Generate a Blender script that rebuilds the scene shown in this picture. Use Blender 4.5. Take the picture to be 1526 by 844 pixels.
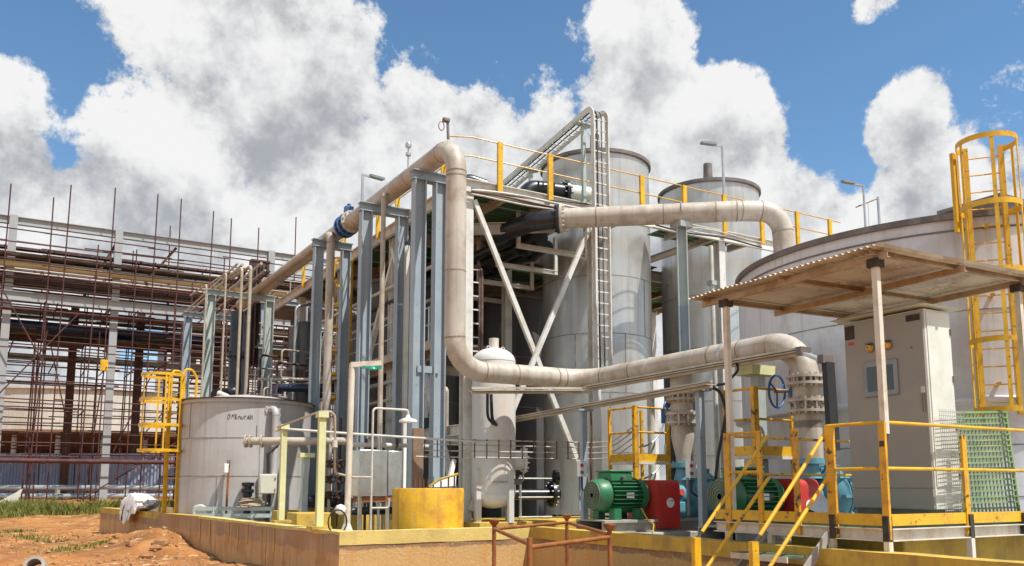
import bpy, math, random
from mathutils import Vector, Matrix, noise
random.seed(7)
R = math.radians
scn = bpy.context.scene
for o in list(bpy.data.objects): bpy.data.objects.remove(o)
COL = scn.collection

# ------------------------------------------------------------------ camera
cam_d = bpy.data.cameras.new('camera')
cam = bpy.data.objects.new('camera', cam_d); COL.objects.link(cam)
cam.location = (-4.728, -13.438, 1.6)
cam.rotation_euler = (R(90 + 7.576), 0, R(-30.56))
cam_d.sensor_width = 36; cam_d.lens = 30.22
cam_d.shift_y = 134 / 1526
cam_d.clip_start = 0.1; cam_d.clip_end = 3000
scn.camera = cam
scn.render.resolution_x = 1024; scn.render.resolution_y = 566

# ------------------------------------------------------------------ sun and sky
SUN_AZ = Vector((0.42, -0.9)).normalized(); SUN_EL = R(62)
to_sun = Vector((SUN_AZ.x * math.cos(SUN_EL), SUN_AZ.y * math.cos(SUN_EL), math.sin(SUN_EL)))
sl = bpy.data.lights.new('sun', 'SUN'); sl.energy = 5.0; sl.angle = R(0.53); sl.color = (1.0, 0.975, 0.93)
so = bpy.data.objects.new('sun', sl); COL.objects.link(so)
so.rotation_euler = (-to_sun).to_track_quat('-Z', 'Y').to_euler(); so.location = (0, -20, 60)

W = bpy.data.worlds.new('World'); scn.world = W; W.use_nodes = True
nt = W.node_tree; nt.nodes.clear()
def N(tree, kind, **kw):
    n = tree.nodes.new(kind)
    for k, v in kw.items():
        if k == 'inp':
            for i, val in v.items(): n.inputs[i].default_value = val
        else: setattr(n, k, v)
    return n
def math_(tree, op, a, b=None, clamp=False):
    n = tree.nodes.new('ShaderNodeMath'); n.operation = op; n.use_clamp = clamp
    for i, s in enumerate((a, b)):
        if s is None: continue
        if isinstance(s, (int, float)): n.inputs[i].default_value = s
        else: tree.links.new(s, n.inputs[i])
    return n.outputs[0]
def smooth(tree, val, lo, hi, t0=0.0, t1=1.0):
    n = tree.nodes.new('ShaderNodeMapRange'); n.interpolation_type = 'SMOOTHSTEP'
    tree.links.new(val, n.inputs[0]); n.inputs[1].default_value = lo; n.inputs[2].default_value = hi
    n.inputs[3].default_value = t0; n.inputs[4].default_value = t1
    return n.outputs[0]
def mixc(tree, fac, a, b, mode='MIX'):
    n = tree.nodes.new('ShaderNodeMix'); n.data_type = 'RGBA'; n.blend_type = mode
    for sock, s in ((n.inputs[0], fac), (n.inputs[6], a), (n.inputs[7], b)):
        if isinstance(s, (int, float)): sock.default_value = s
        elif isinstance(s, tuple): sock.default_value = s if len(s) == 4 else (*s, 1)
        else: tree.links.new(s, sock)
    return n.outputs[2]

SKY_STRENGTH = 0.10
sky = N(nt, 'ShaderNodeTexSky', sky_type='NISHITA', sun_disc=False)
sky.sun_elevation = SUN_EL; sky.sun_rotation = math.atan2(SUN_AZ.x, SUN_AZ.y)
sky.altitude = 1500; sky.air_density = 1.0; sky.dust_density = 0.0; sky.ozone_density = 1.6
tc = N(nt, 'ShaderNodeTexCoord')
def vmath(op, a, b=None):
    n = nt.nodes.new('ShaderNodeVectorMath'); n.operation = op
    for i, s in enumerate((a, b)):
        if s is None: continue
        if isinstance(s, (tuple, Vector)): n.inputs[i].default_value = tuple(s)
        else: nt.links.new(s, n.inputs[i])
    return n
DIR = tc.outputs['Generated']
# cumulus masses: (heading right of the view axis in deg, elevation in deg, half width, half height, weight)
CLOUDS = [
    (-20, 31, 7, 9, 1.0), (-14.5, 24, 5.5, 8, 1.0), (-23, 15, 10, 5.5, 1.0), (-33, 16, 4.5, 6, .95), (-31, 9, 8, 6, 1.0), (-12, 14, 8, 7, 1.0),
    (-5.0, 22.5, 4.4, 5.5, .95), (1.5, 19, 5, 5.5, .95), (-9, 17, 6, 7, 1.0), (-1, 13, 10, 8, 1.0), (20.5, 11, 6, 6, 1.0), (4, 15, 6, 7, 1.0), (8.8, 27, 3.2, 6.0, 1.0), (13.5, 22, 4.6, 5.5, 1.0), (18.5, 15.5, 4.6, 6, 1.0), (10, 14, 7, 7, 1.0),
    (25.6, 21.5, 2.2, 3.5, .9), (26.5, 16, 3.6, 5, 1.0), (29, 11, 6, 6.5, 1.0), (35, 10, 5, 5, .9), (-2, 4, 60, 7, 1.0), (24.3, 29, 2.5, 1.2, .5),
    (-62, 24, 16, 13, 1), (-95, 18, 14, 12, 1), (62, 22, 14, 13, 1), (88, 30, 16, 12, 1), (112, 17, 16, 11, 1), (140, 30, 15, 14, 1),
    (176, 18, 18, 11, 1), (-130, 26, 18, 13, 1), (-160, 36, 14, 11, .9), (20, 66, 18, 12, .9), (-70, 58, 20, 14, 1), (130, 62, 16, 12, .9)]
def fbm(vec, scale, detail, rough, lac=2.1):
    n = N(nt, 'ShaderNodeTexNoise', noise_dimensions='3D', inp={'Scale': scale, 'Detail': detail, 'Roughness': rough, 'Lacunarity': lac})
    nt.links.new(vec, n.inputs['Vector']); return n
wn = fbm(DIR, 2.6, 4, .55)
warp = vmath('SCALE', vmath('SUBTRACT', wn.outputs['Color'], (.5, .5, .5)).outputs[0]); warp.inputs['Scale'].default_value = .13
WD = vmath('ADD', DIR, warp.outputs[0]).outputs[0]
FW_HEAD = R(30.56)          # view axis measured clockwise from +Y
mass = None
for az, el, hw, hh, wt in CLOUDS:
    h = FW_HEAD + R(az); e = R(el)
    c = Vector((math.sin(h) * math.cos(e), math.cos(h) * math.cos(e), math.sin(e)))
    t = Vector((math.cos(h), -math.sin(h), 0)); u = c.cross(t) * -1
    if u.z < 0: u = -u
    d = vmath('SUBTRACT', WD, c).outputs[0]
    a = math_(nt, 'MULTIPLY', vmath('DOT_PRODUCT', d, t).outputs['Value'], 1 / math.sin(R(hw)))
    b = math_(nt, 'MULTIPLY', vmath('DOT_PRODUCT', d, u).outputs['Value'], 1 / math.sin(R(hh)))
    w = math_(nt, 'MULTIPLY', vmath('DOT_PRODUCT', d, c).outputs['Value'], 2.5)
    q = math_(nt, 'ADD', math_(nt, 'ADD', math_(nt, 'MULTIPLY', a, a), math_(nt, 'MULTIPLY', b, b)), math_(nt, 'MULTIPLY', w, w))
    m = math_(nt, 'MULTIPLY', math_(nt, 'EXPONENT', math_(nt, 'MULTIPLY', q, -0.9)), wt)
    mass = m if mass is None else math_(nt, 'MAXIMUM', mass, m)
def density(vec, det):
    n1 = fbm(vec, 6.5, det, .63)
    return math_(nt, 'MULTIPLY', math_(nt, 'SUBTRACT', n1.outputs['Fac'], .5), 1.8)
den0 = density(DIR, 9)
shift = vmath('ADD', DIR, tuple(to_sun * .03 + Vector((0, 0, .035)))).outputs[0]
den1 = density(shift, 5)
body = math_(nt, 'ADD', mass, den0)
cover = smooth(nt, body, .27, .40)
lit = math_(nt, 'SUBTRACT', den0, den1)
thick = smooth(nt, body, .55, 1.35)
lum = math_(nt, 'ADD', math_(nt, 'MULTIPLY', lit, 2.3), math_(nt, 'MULTIPLY', thick, -.62))
lum = smooth(nt, lum, -.93, .36, .0, 1.0)
ccol = mixc(nt, lum, (3.3, 3.45, 3.7), (7.4, 7.38, 7.3))
hs = N(nt, 'ShaderNodeHueSaturation', inp={'Hue': .492, 'Saturation': 1.1, 'Value': 1.36}); nt.links.new(sky.outputs['Color'], hs.inputs['Color'])
final = mixc(nt, math_(nt, 'MULTIPLY', cover, .97), hs.outputs['Color'], ccol)
bg = N(nt, 'ShaderNodeBackground', inp={'Strength': SKY_STRENGTH}); wo = N(nt, 'ShaderNodeOutputWorld')
nt.links.new(final, bg.inputs['Color']); nt.links.new(bg.outputs[0], wo.inputs['Surface'])
W.cycles.sampling_method = 'MANUAL'; W.cycles.sample_map_resolution = 512

vs = scn.view_settings
vs.view_transform = 'Standard'; vs.look = 'None'; vs.gamma = 1; vs.use_curve_mapping = False
vs.exposure = 0.33

# ------------------------------------------------------------------ materials
MATS = {}
def mat(name, base, rough=.55, metal=0.0, var=.12, vscale=1.2, dirt=None, dirt_amt=.5, dscale=2.0, streak=0.0, streak_col=(.2, .15, .1),
        chips=None, chip_scale=9.0, chip_amt=.5, bump=0.0, bscale=30.0, spec=.5, zmix=None, coat=0.0):
    m = bpy.data.materials.new(name); m.use_nodes = True
    t = m.node_tree; b = t.nodes['Principled BSDF']
    geo = N(t, 'ShaderNodeNewGeometry'); P = geo.outputs['Position']
    def nz(scale, detail=5, rough_=.6, stretch=None):
        v = P
        if stretch:
            mp = N(t, 'ShaderNodeMapping', inp={'Scale': stretch}); t.links.new(P, mp.inputs[0]); v = mp.outputs[0]
        n = N(t, 'ShaderNodeTexNoise', inp={'Scale': scale, 'Detail': detail, 'Roughness': rough_}); t.links.new(v, n.inputs['Vector'])
        return n.outputs['Fac']
    col = mixc(t, smooth(t, nz(vscale), .3, .7), tuple(c * (1 - var) for c in base), tuple(min(1, c * (1 + var)) for c in base))
    if zmix:      # paint or stain reaching up to a height with a ragged edge
        sep = N(t, 'ShaderNodeSeparateXYZ'); t.links.new(P, sep.inputs[0])
        for zc, zw, c2, amp in zmix:
            zz = math_(t, 'ADD', sep.outputs['Z'], math_(t, 'MULTIPLY', math_(t, 'SUBTRACT', nz(2.2, 6, .65), .5), amp))
            col = mixc(t, smooth(t, zz, zc - zw, zc + zw), c2, col)
    if streak:
        col = mixc(t, math_(t, 'MULTIPLY', smooth(t, nz(1.0, 6, .6, (7, 7, .35)), .48, .72), streak), col, streak_col)
    if dirt: col = mixc(t, math_(t, 'MULTIPLY', smooth(t, nz(dscale, 8, .68), .46, .66), dirt_amt), col, dirt)
    if chips: col = mixc(t, math_(t, 'MULTIPLY', smooth(t, nz(chip_scale, 7, .7), .62 - .1 * chip_amt, .66 - .1 * chip_amt), .95), col, chips)
    t.links.new(col, b.inputs['Base Color'])
    rr = math_(t, 'ADD', math_(t, 'MULTIPLY', math_(t, 'SUBTRACT', nz(vscale * 4), .5), .35), rough, True)
    t.links.new(rr, b.inputs['Roughness'])
    b.inputs['Metallic'].default_value = metal
    b.inputs['Specular IOR Level'].default_value = spec
    if coat: b.inputs['Coat Weight'].default_value = coat; b.inputs['Coat Roughness'].default_value = .15
    if bump:
        bp = N(t, 'ShaderNodeBump', inp={'Strength': .6, 'Distance': bump}); t.links.new(nz(bscale, 6, .65), bp.inputs['Height'])
        t.links.new(bp.outputs[0], b.inputs['Normal'])
    MATS[name] = m
    return m
RUST = (.16, .055, .02)
mat('beige_pipe', (.475, .425, .355), .5, 0, .12, 1.1, (.33, .25, .18), .75, 1.7, .65, (.30, .23, .165), bump=.004, bscale=40)
mat('beige_seam', (.30, .235, .17), .7, 0, .3, 4, (.2, .13, .08), .6, 5)
mat('plate_seam', (.27, .255, .235), .6, .2, .3, 3, (.2, .16, .12), .6, 4)
mat('beige_thin', (.45, .40, .32), .5, 0, .12, 2.0, (.28, .18, .11), .5, 3.0)
mat('white_steel', (.66, .65, .60), .5, 0, .06, 1.5, (.42, .35, .26), .55, 1.6, .35, (.40, .33, .25))
mat('shaded_tan_steel', (.42, .36, .28), .6, 0, .12, 1.5, (.25, .18, .12), .5, 2.0)  # white steel with shade put into its colour under the deck; plain tan on pipes
mat('blue_grey_steel', (.295, .355, .40), .45, 0, .08, .8, (.38, .40, .40), .4, 1.6, .3, (.42, .43, .42), chips=(.24, .16, .1), chip_scale=14, chip_amt=.05)
mat('pale_green_steel', (.40, .45, .42), .5, 0, .12, 1.0, (.30, .36, .40), .6, 1.5)
mat('yellow_paint', (.72, .405, .012), .42, 0, .09, 2.5, (.42, .22, .03), .55, 3.5, .3, (.35, .17, .04), chips=RUST, chip_scale=11, chip_amt=.15)
mat('yellow_worn', (.70, .36, .012), .5, 0, .14, 2.5, (.35, .16, .03), .7, 3.0, .3, (.2, .09, .03), chips=(.05, .035, .03), chip_scale=7, chip_amt=.55)
mat('pale_yellow', (.62, .62, .32), .55, 0, .07, 2.0, (.52, .47, .26), .5, 2.5)
mat('yellow_concrete', (.55, .36, .055), .8, 0, .15, 1.5, (.30, .19, .06), .65, 2.3, .5, (.28, .17, .06), bump=.012, bscale=18)
mat('yellow_cylinder', (.62, .36, .012), .65, 0, .14, 1.6, (.44, .18, .02), .8, 1.8, .7, (.36, .17, .02), bump=.012, bscale=14, chips=(.36, .30, .2), chip_scale=6, chip_amt=.1)
mat('pale_coping', (.60, .47, .15), .85, 0, .14, 1.6, (.42, .31, .12), .6, 2.6, bump=.012, bscale=22)
mat('bund_concrete', (.40, .25, .14), .9, 0, .18, 1.3, (.40, .19, .06), .7, 1.9, .55, (.17, .10, .06), bump=.02, bscale=14,
    zmix=[(.52, .03, (.56, .32, .14), .32)])
mat('bund_front', (.23, .145, .085), .9, 0, .2, 2.0, (.50, .26, .06), .4, 2.4, .4, (.45, .2, .05), bump=.025, bscale=16,
    zmix=[(.60, .02, (.49, .32, .13), .22)], chips=(.62, .50, .36), chip_scale=26, chip_amt=.25)
mat('concrete', (.36, .34, .30), .85, 0, .14, 1.6, (.22, .18, .13), .6, 2.4, bump=.01, bscale=25)
mat('soil', (.29, .112, .024), .95, 0, .42, .45, (.41, .21, .065), .85, 1.1, bump=.09, bscale=7, chips=(.56, .42, .27), chip_scale=2.6, chip_amt=.35)
mat('gravel', (.50, .34, .18), .9, 0, .3, 25, (.34, .19, .08), .8, 9, bump=.05, bscale=30)
mat('rock', (.33, .16, .065), .9, 0, .2, 5, (.25, .12, .05), .6, 6, bump=.03, bscale=16)
mat('grass', (.14, .155, .03), .8, 0, .45, 1.6, (.30, .25, .09), .7, 2.2, spec=.2)
mat('tank_plate', (.57, .555, .52), .36, .62, .06, .6, (.42, .40, .37), .4, .8, .65, (.38, .36, .325))
mat('tank_grey', (.47, .455, .44), .5, .1, .07, .7, (.38, .34, .29), .5, .9, .55, (.36, .31, .26))
mat('tank_white', (.66, .66, .69), .5, 0, .06, .5, (.40, .35, .32), .45, .8, .5, (.40, .35, .31))
mat('tank_dark', (.10, .097, .095), .5, .3, .15, .8, (.12, .1, .09), .6, 1.5)  # near-black copy, deck shade put into the tank colour
mat('vessel_white', (.62, .605, .57), .4, 0, .04, 1.0, (.60, .47, .33), .5, 1.4, .25, (.55, .42, .3))
mat('rim_dark', (.16, .135, .125), .6, .2, .2, 3.0, (.3, .25, .2), .5, 5)
mat('galvanised', (.52, .53, .53), .38, .7, .14, 3.0, (.4, .4, .4), .5, 6)
mat('black_pipe', (.012, .013, .017), .35, 0, .2, 2.0, (.04, .038, .036), .4, 3)
mat('dark_blue_pipe', (.012, .022, .055), .4, 0, .2, 2.0, (.05, .05, .06), .5, 3)
mat('cable', (.02, .02, .022), .55, 0, .2, 4)
mat('cable_brown', (.11, .06, .045), .6, 0, .25, 6, (.25, .2, .17), .4, 9)
mat('green_paint', (.016, .16, .062), .45, 0, .15, 3, (.10, .11, .07), .55, 4, .25, (.05, .06, .04), coat=.1)
mat('red_paint', (.46, .018, .014), .5, 0, .1, 2, (.34, .07, .04), .55, 3, .35, (.25, .05, .03), coat=.05)
mat('pump_blue', (.105, .29, .36), .42, 0, .12, 3, (.07, .2, .26), .6, 6, coat=.15)
mat('valve_blue', (.02, .105, .30), .4, 0, .1, 3, (.02, .05, .13), .5, 6, coat=.2)
mat('shower_green', (.02, .30, .20), .4, 0, .1, 3)
mat('rust_tube', (.085, .030, .025), .75, .1, .35, 2.0, (.06, .022, .018), .6, 3.5, bump=.002, bscale=60)
mat('rust_dark', (.075, .038, .03), .8, .1, .3, 1.2, (.16, .06, .035), .6, 2.2, .4, (.2, .17, .15))
mat('rusty_orange', (.27, .095, .022), .7, 0, .25, 4, (.17, .045, .016), .8, 5, .4, (.14, .04, .015), bump=.004, bscale=40)
mat('primer_brown', (.25, .155, .10), .7, 0, .12, 2, (.18, .09, .05), .5, 3)
mat('plank', (.085, .075, .055), .85, 0, .3, 1.5, (.22, .16, .11), .5, 3)
mat('rack_white', (.34, .355, .36), .6, 0, .08, .5, (.38, .33, .28), .5, .7, .4, (.34, .28, .23))
mat('rack_beige_pipe', (.56, .44, .22), .6, 0, .1, .6, (.36, .25, .12), .5, 1.0)
mat('blue_sheet', (.30, .34, .48), .5, .15, .1, .6, (.30, .31, .38), .5, 1.1, .5, (.26, .24, .26))
mat('cream_wall', (.60, .57, .50), .8, 0, .06, .3, (.44, .36, .26), .5, .4, .5, (.42, .33, .24))
mat('roof_sheet', (.54, .47, .38), .6, .1, .14, 1.0, (.28, .16, .09), .7, 1.6, .0, chips=(.62, .55, .46), chip_scale=2.2, chip_amt=.35)
mat('roof_timber', (.44, .345, .24), .75, 0, .15, 2.0, (.24, .12, .06), .6, 3.0)
mat('post_white', (.66, .60, .50), .6, 0, .08, 2.0, (.42, .30, .2), .6, 2.4, .5, (.4, .29, .2))
mat('cabinet_beige_shaded', (.275, .258, .232), .45, 0, .05, .9, (.33, .29, .24), .5, 1.4, .2, (.28, .24, .2))  # door face colour darkened to carry the shade under the roof
mat('cabinet_cream', (.66, .66, .58), .45, 0, .05, 1.4, (.52, .50, .42), .5, 2.0, .25, (.5, .46, .38))
mat('box_beige', (.56, .54, .44), .45, 0, .06, 3)
mat('stainless', (.55, .54, .51), .32, .85, .1, 1.6, (.42, .38, .32), .5, 2.0, .3, (.38, .33, .28))
mat('charred', (.05, .036, .028), .8, 0, .4, 8)
mat('glass_dark', (.018, .022, .026), .1, 0, .2, 3, spec=.8)
mat('window_frame', (.23, .25, .265), .45, .2, .1, 4)
mat('lamp_amber', (.62, .36, .07), .25, 0, .1, 8)
mat('cloth', (.78, .73, .68), .9, 0, .06, 2, (.62, .52, .44), .5, 2.2, bump=.008, bscale=22)
mat('cloth_grey', (.30, .31, .34), .9, 0, .1, 4)
mat('mesh_green', (.19, .30, .12), .6, 0, .15, 3, (.42, .45, .2), .45, 1.6)
mat('grating_green', (.075, .15, .085), .7, 0, .2, 2, (.06, .06, .05), .5, 3)
mat('plain_white', (.78, .77, .74), .5, 0, .03, 4)
mat('plastic_film', (.60, .62, .66), .3, 0, .1, 3)
mat('marker_black', (.02, .018, .018), .7, 0, .1, 4)
mat('label_red', (.45, .05, .03), .5, 0, .1, 4)
mat('insulation', (.56, .54, .47), .7, 0, .1, 2, (.35, .3, .24), .5, 3)
mat('fibre_cover', (.66, .62, .50), .7, 0, .08, 1.5)
M = MATS

# ------------------------------------------------------------------ mesh helpers
UPZ = Vector((0, 0, 1))
def V(*a): return Vector(a)
def frame_of(d, up=UPZ):
    d = d.normalized()
    if abs(d.dot(up)) > .98: up = Vector((0, 1, 0)) if abs(d.y) < .9 else Vector((1, 0, 0))
    s = d.cross(up).normalized(); u = s.cross(d).normalized()
    return d, s, u
class MB:
    def __init__(self): self.v = []; self.f = []
    def add(self, vs_, fs_):
        k = len(self.v); self.v += [Vector(p) for p in vs_]; self.f += [tuple(i + k for i in f) for f in fs_]; return self
    def box(self, x0, x1, y0, y1, z0, z1):
        return self.add([(x, y, z) for x in (x0, x1) for y in (y0, y1) for z in (z0, z1)],
                        [(0, 1, 3, 2), (4, 6, 7, 5), (0, 4, 5, 1), (2, 3, 7, 6), (0, 2, 6, 4), (1, 5, 7, 3)])
    def bar(self, p0, p1, w, h, up=UPZ, off=(0, 0)):
        p0 = Vector(p0); p1 = Vector(p1); d, s, u = frame_of(p1 - p0, Vector(up))
        o = s * off[0] + u * off[1]
        vs_ = [p + o + s * (a * w / 2) + u * (b * h / 2) for p in (p0, p1) for a, b in ((-1, -1), (1, -1), (1, 1), (-1, 1))]
        return self.add(vs_, [(0, 3, 2, 1), (4, 5, 6, 7), (0, 1, 5, 4), (1, 2, 6, 5), (2, 3, 7, 6), (3, 0, 4, 7)])
    def ibeam(self, p0, p1, w, h, t=.02, up=UPZ):
        self.bar(p0, p1, w, t, up, (0, (h - t) / 2)); self.bar(p0, p1, w, t, up, (0, -(h - t) / 2)); return self.bar(p0, p1, t, h - 2 * t, up)
    def channel(self, p0, p1, w, h, t=.02, up=UPZ):
        self.bar(p0, p1, w, t, up, (0, (h - t) / 2)); self.bar(p0, p1, w, t, up, (0, -(h - t) / 2)); return self.bar(p0, p1, t, h - 2 * t, up, (-(w - t) / 2, 0))
    def sweep(self, pts, r, n=12, caps=True, up=UPZ):
        pts = [Vector(p) for p in pts]; rs = r if isinstance(r, (list, tuple)) else [r] * len(pts)
        k = len(self.v); prev = None
        for i, p in enumerate(pts):
            d = (pts[min(i + 1, len(pts) - 1)] - pts[max(i - 1, 0)]).normalized()
            if prev is None: _, s, u = frame_of(d, up)
            else:
                s = (prev - d * prev.dot(d)).normalized(); u = d.cross(s) * -1
                u = s.cross(d)
            prev = s
            for j in range(n):
                a = 2 * math.pi * j / n; self.v.append(p + (s * math.cos(a) + u * math.sin(a)) * rs[i])
        for i in range(len(pts) - 1):
            for j in range(n):
                a = k + i * n + j; b = k + i * n + (j + 1) % n
                self.f.append((a, b, b + n, a + n))
        if caps: self.f.append(tuple(k + j for j in reversed(range(n)))); self.f.append(tuple(k + (len(pts) - 1) * n + j for j in range(n)))
        return self
    def cyl(self, p0, p1, r, n=12, r1=None, caps=True): return self.sweep([p0, p1], [r, r if r1 is None else r1], n, caps)
    def lathe(self, prof, c, n=32, axis=None, cap0=False, cap1=False):
        c = Vector(c); ax = Vector(axis).normalized() if axis else UPZ
        _, s, u = frame_of(ax); k = len(self.v)
        for r, z in prof:
            for j in range(n):
                a = 2 * math.pi * j / n; self.v.append(c + ax * z + (s * math.cos(a) + u * math.sin(a)) * r)
        for i in range(len(prof) - 1):
            for j in range(n):
                a = k + i * n + j; b = k + i * n + (j + 1) % n; self.f.append((a, b, b + n, a + n))
        if cap0: self.f.append(tuple(k + j for j in reversed(range(n))))
        if cap1: self.f.append(tuple(k + (len(prof) - 1) * n + j for j in range(n)))
        return self
    def ring(self, c, r, h, t=.01, n=32, axis=None):     # flat band round a shell
        return self.lathe([(r - .003, -h / 2), (r + t, -h / 2), (r + t, h / 2), (r - .003, h / 2)], c, n, axis)
    def flange(self, c, axis, r, t=.05, n=20, bolts=8):
        ax = Vector(axis).normalized(); c = Vector(c)
        self.cyl(c - ax * t / 2, c + ax * t / 2, r, n)
        _, s, u = frame_of(ax)
        for j in range(bolts):
            a = 2 * math.pi * (j + .5) / bolts; q = c + (s * math.cos(a) + u * math.sin(a)) * r * .86
            self.cyl(q - ax * t * 1.3, q + ax * t * 1.3, r * .075, 6)
        return self
def fillet(pts, rad, seg=8):
    pts = [Vector(p) for p in pts]; out = [[pts[0]]]; kinds = []
    segs = []
    cur = pts[0]
    for i in range(1, len(pts) - 1):
        a = (pts[i - 1] - pts[i]).normalized(); b = (pts[i + 1] - pts[i]).normalized()
        ang = a.angle(b); tl = min(rad / math.tan(ang / 2), (pts[i - 1] - pts[i]).length * .49, (pts[i + 1] - pts[i]).length * .49)
        rr = tl * math.tan(ang / 2); s = pts[i] + a * tl; e = pts[i] + b * tl
        cen = pts[i] + (a + b).normalized() * (rr / math.sin(ang / 2))
        segs.append(('run', [cur, s]))
        arc = []; v0 = s - cen; v1 = e - cen; tot = v0.angle(v1); axv = v0.cross(v1).normalized()
        for k in range(seg + 1): arc.append(cen + Matrix.Rotation(tot * k / seg, 3, axv) @ v0)
        segs.append(('bend', arc)); cur = e
    segs.append(('run', [cur, pts[-1]]))
    return segs
def smooth_path(pts, rad, seg=6):
    o = []
    for k, s in fillet(pts, rad, seg):
        for p in s:
            if not o or (o[-1] - p).length > 1e-4: o.append(p)
    return o
def mesh_of(name, mb, origin, sharp=38):
    me = bpy.data.meshes.new(name)
    me.from_pydata([tuple(p - origin) for p in mb.v], [], mb.f)
    me.polygons.foreach_set('use_smooth', [True] * len(me.polygons))
    me.update(); me.set_sharp_from_angle(angle=R(sharp))
    return me
def base_of(o):
    p = Vector((0, 0, 0))
    while o is not None: p += Vector(o.location); o = o.parent
    return p
def part(name, mb, m, parent, label=None, kind=None, bevel=0):
    o = bpy.data.objects.new(name, mesh_of(name, mb, base_of(parent))); o.data.materials.append(M[m]); COL.objects.link(o); o.parent = parent
    if label: o['label'] = label
    if kind: o['kind'] = kind
    if bevel:
        b = o.modifiers.new('bevel', 'BEVEL'); b.width = bevel; b.segments = 2; b.limit_method = 'ANGLE'
    return o
def inst(name, me, parent, loc, rot=(0, 0, 0)):          # part sharing mesh data, loc in world
    o = bpy.data.objects.new(name, me); COL.objects.link(o); o.parent = parent; o.location = Vector(loc) - base_of(parent); o.rotation_euler = rot
    return o
def raw_mesh(name, mb, m):
    me = mesh_of(name, mb, Vector((0, 0, 0))); me.materials.append(M[m]); return me
def thing(name, label, cat, loc=(0, 0, 0), group=None):
    o = bpy.data.objects.new(name, None); o.empty_display_size = .2; COL.objects.link(o); o.location = loc
    o['label'] = label; o['category'] = cat
    if group: o['group'] = group
    return o
def single(name, mb, m, label, cat, loc=(0, 0, 0), group=None, kind=None, bevel=0):
    o = bpy.data.objects.new(name, mesh_of(name, mb, Vector(loc))); o.data.materials.append(M[m]); COL.objects.link(o); o.location = loc
    if label: o['label'] = label
    if cat: o['category'] = cat
    if group: o['group'] = group
    if kind: o['kind'] = kind
    if bevel:
        b = o.modifiers.new('bevel', 'BEVEL'); b.width = bevel; b.segments = 2; b.limit_method = 'ANGLE'
    return o
def structure(name, mb, m):
    o = single(name, mb, m, None, None); o['kind'] = 'structure'; return o
def copy_tree(o, parent=None):
    c = o.copy(); COL.objects.link(c); c.parent = parent
    for ch in [k for k in ALLKIDS(o)]: copy_tree(ch, c)
    return c
def ALLKIDS(o): return [k for k in COL.objects if k.parent == o]
def pipe(t, pts, r, bend, m, n=16, joints=True, run='pipe_run', elbow='elbow'):
    for k, s in fillet(pts, bend, 9):
        part(run if k == 'run' else elbow, MB().sweep(s, r, n), m, t)
        if joints and k == 'bend':
            for q, d in ((s[0], s[1] - s[0]), (s[-1], s[-1] - s[-2])):
                part('weld_seam', MB().ring(q, r, .028, .006, n, d), 'beige_seam' if m == 'beige_pipe' else m, t)
def strip_path(mb, pts, w, h, side):                   # rectangular bar following a path, side = fixed width direction
    side = Vector(side).normalized(); pts = [Vector(p) for p in pts]; k = len(mb.v)
    for i, p in enumerate(pts):
        d = (pts[min(i + 1, len(pts) - 1)] - pts[max(i - 1, 0)]).normalized(); u = side.cross(d).normalized()
        for a, b in ((-1, -1), (1, -1), (1, 1), (-1, 1)): mb.v.append(p + side * a * w / 2 + u * b * h / 2)
    for i in range(len(pts) - 1):
        for j in range(4):
            a = k + i * 4 + j; b = k + i * 4 + (j + 1) % 4; mb.f.append((a, b, b + 4, a + 4))
    mb.f.append((k + 3, k + 2, k + 1, k)); e = k + (len(pts) - 1) * 4; mb.f.append((e, e + 1, e + 2, e + 3))
    return mb
def along(pts, step, start=.15):
    pts = [Vector(p) for p in pts]; out = []; nxt = start; acc = 0
    for a, b in zip(pts, pts[1:]):
        L = (b - a).length
        while L > 0 and nxt <= acc + L:
            out.append((a + (b - a) * ((nxt - acc) / L), (b - a).normalized())); nxt += step
        acc += L
    return out
def cable_ladder(t, pts, bend, side, width, m, h=.10, step=.3, rail_w=.02, cables=None):
    path = smooth_path(pts, bend) if bend else [Vector(p) for p in pts]; side = Vector(side).normalized()
    for sg in (-1, 1): part('side_rail', strip_path(MB(), [p + side * sg * width / 2 for p in path], rail_w, h, side), m, t)
    for p, d in along(path, step): part('rung', MB().bar(p - side * width / 2, p + side * width / 2, .035, .025, side.cross(d)), m, t)
    if cables:
        for i, (off, r, cm) in enumerate(cables):
            d = [p + side * off for p in path]; part('cable', MB().sweep(d, r, 6), cm, t)
def guard(t, pts, zs, post_at, m_rail='yellow_paint', m_post='yellow_paint', z0=0, r=.022, posts='flat', pw=.09, toe=None):
    for z in zs:
        part('rail', MB().sweep([Vector((p[0], p[1], z)) for p in pts], r, 8), m_rail, t)
    for q in post_at:
        if posts == 'flat': part('post', MB().bar((q[0], q[1], z0), (q[0], q[1], zs[0] + .01), pw, pw * .55, (0, 1, 0)), m_post, t)
        else: part('post', MB().cyl((q[0], q[1], z0), (q[0], q[1], zs[0]), r * 1.1, 8), m_post, t)
    if toe:
        for a, b in zip(pts, pts[1:]): part('toe_board', MB().bar((a[0], a[1], toe[0]), (b[0], b[1], toe[0]), .012, toe[1]), m_rail, t)
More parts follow.
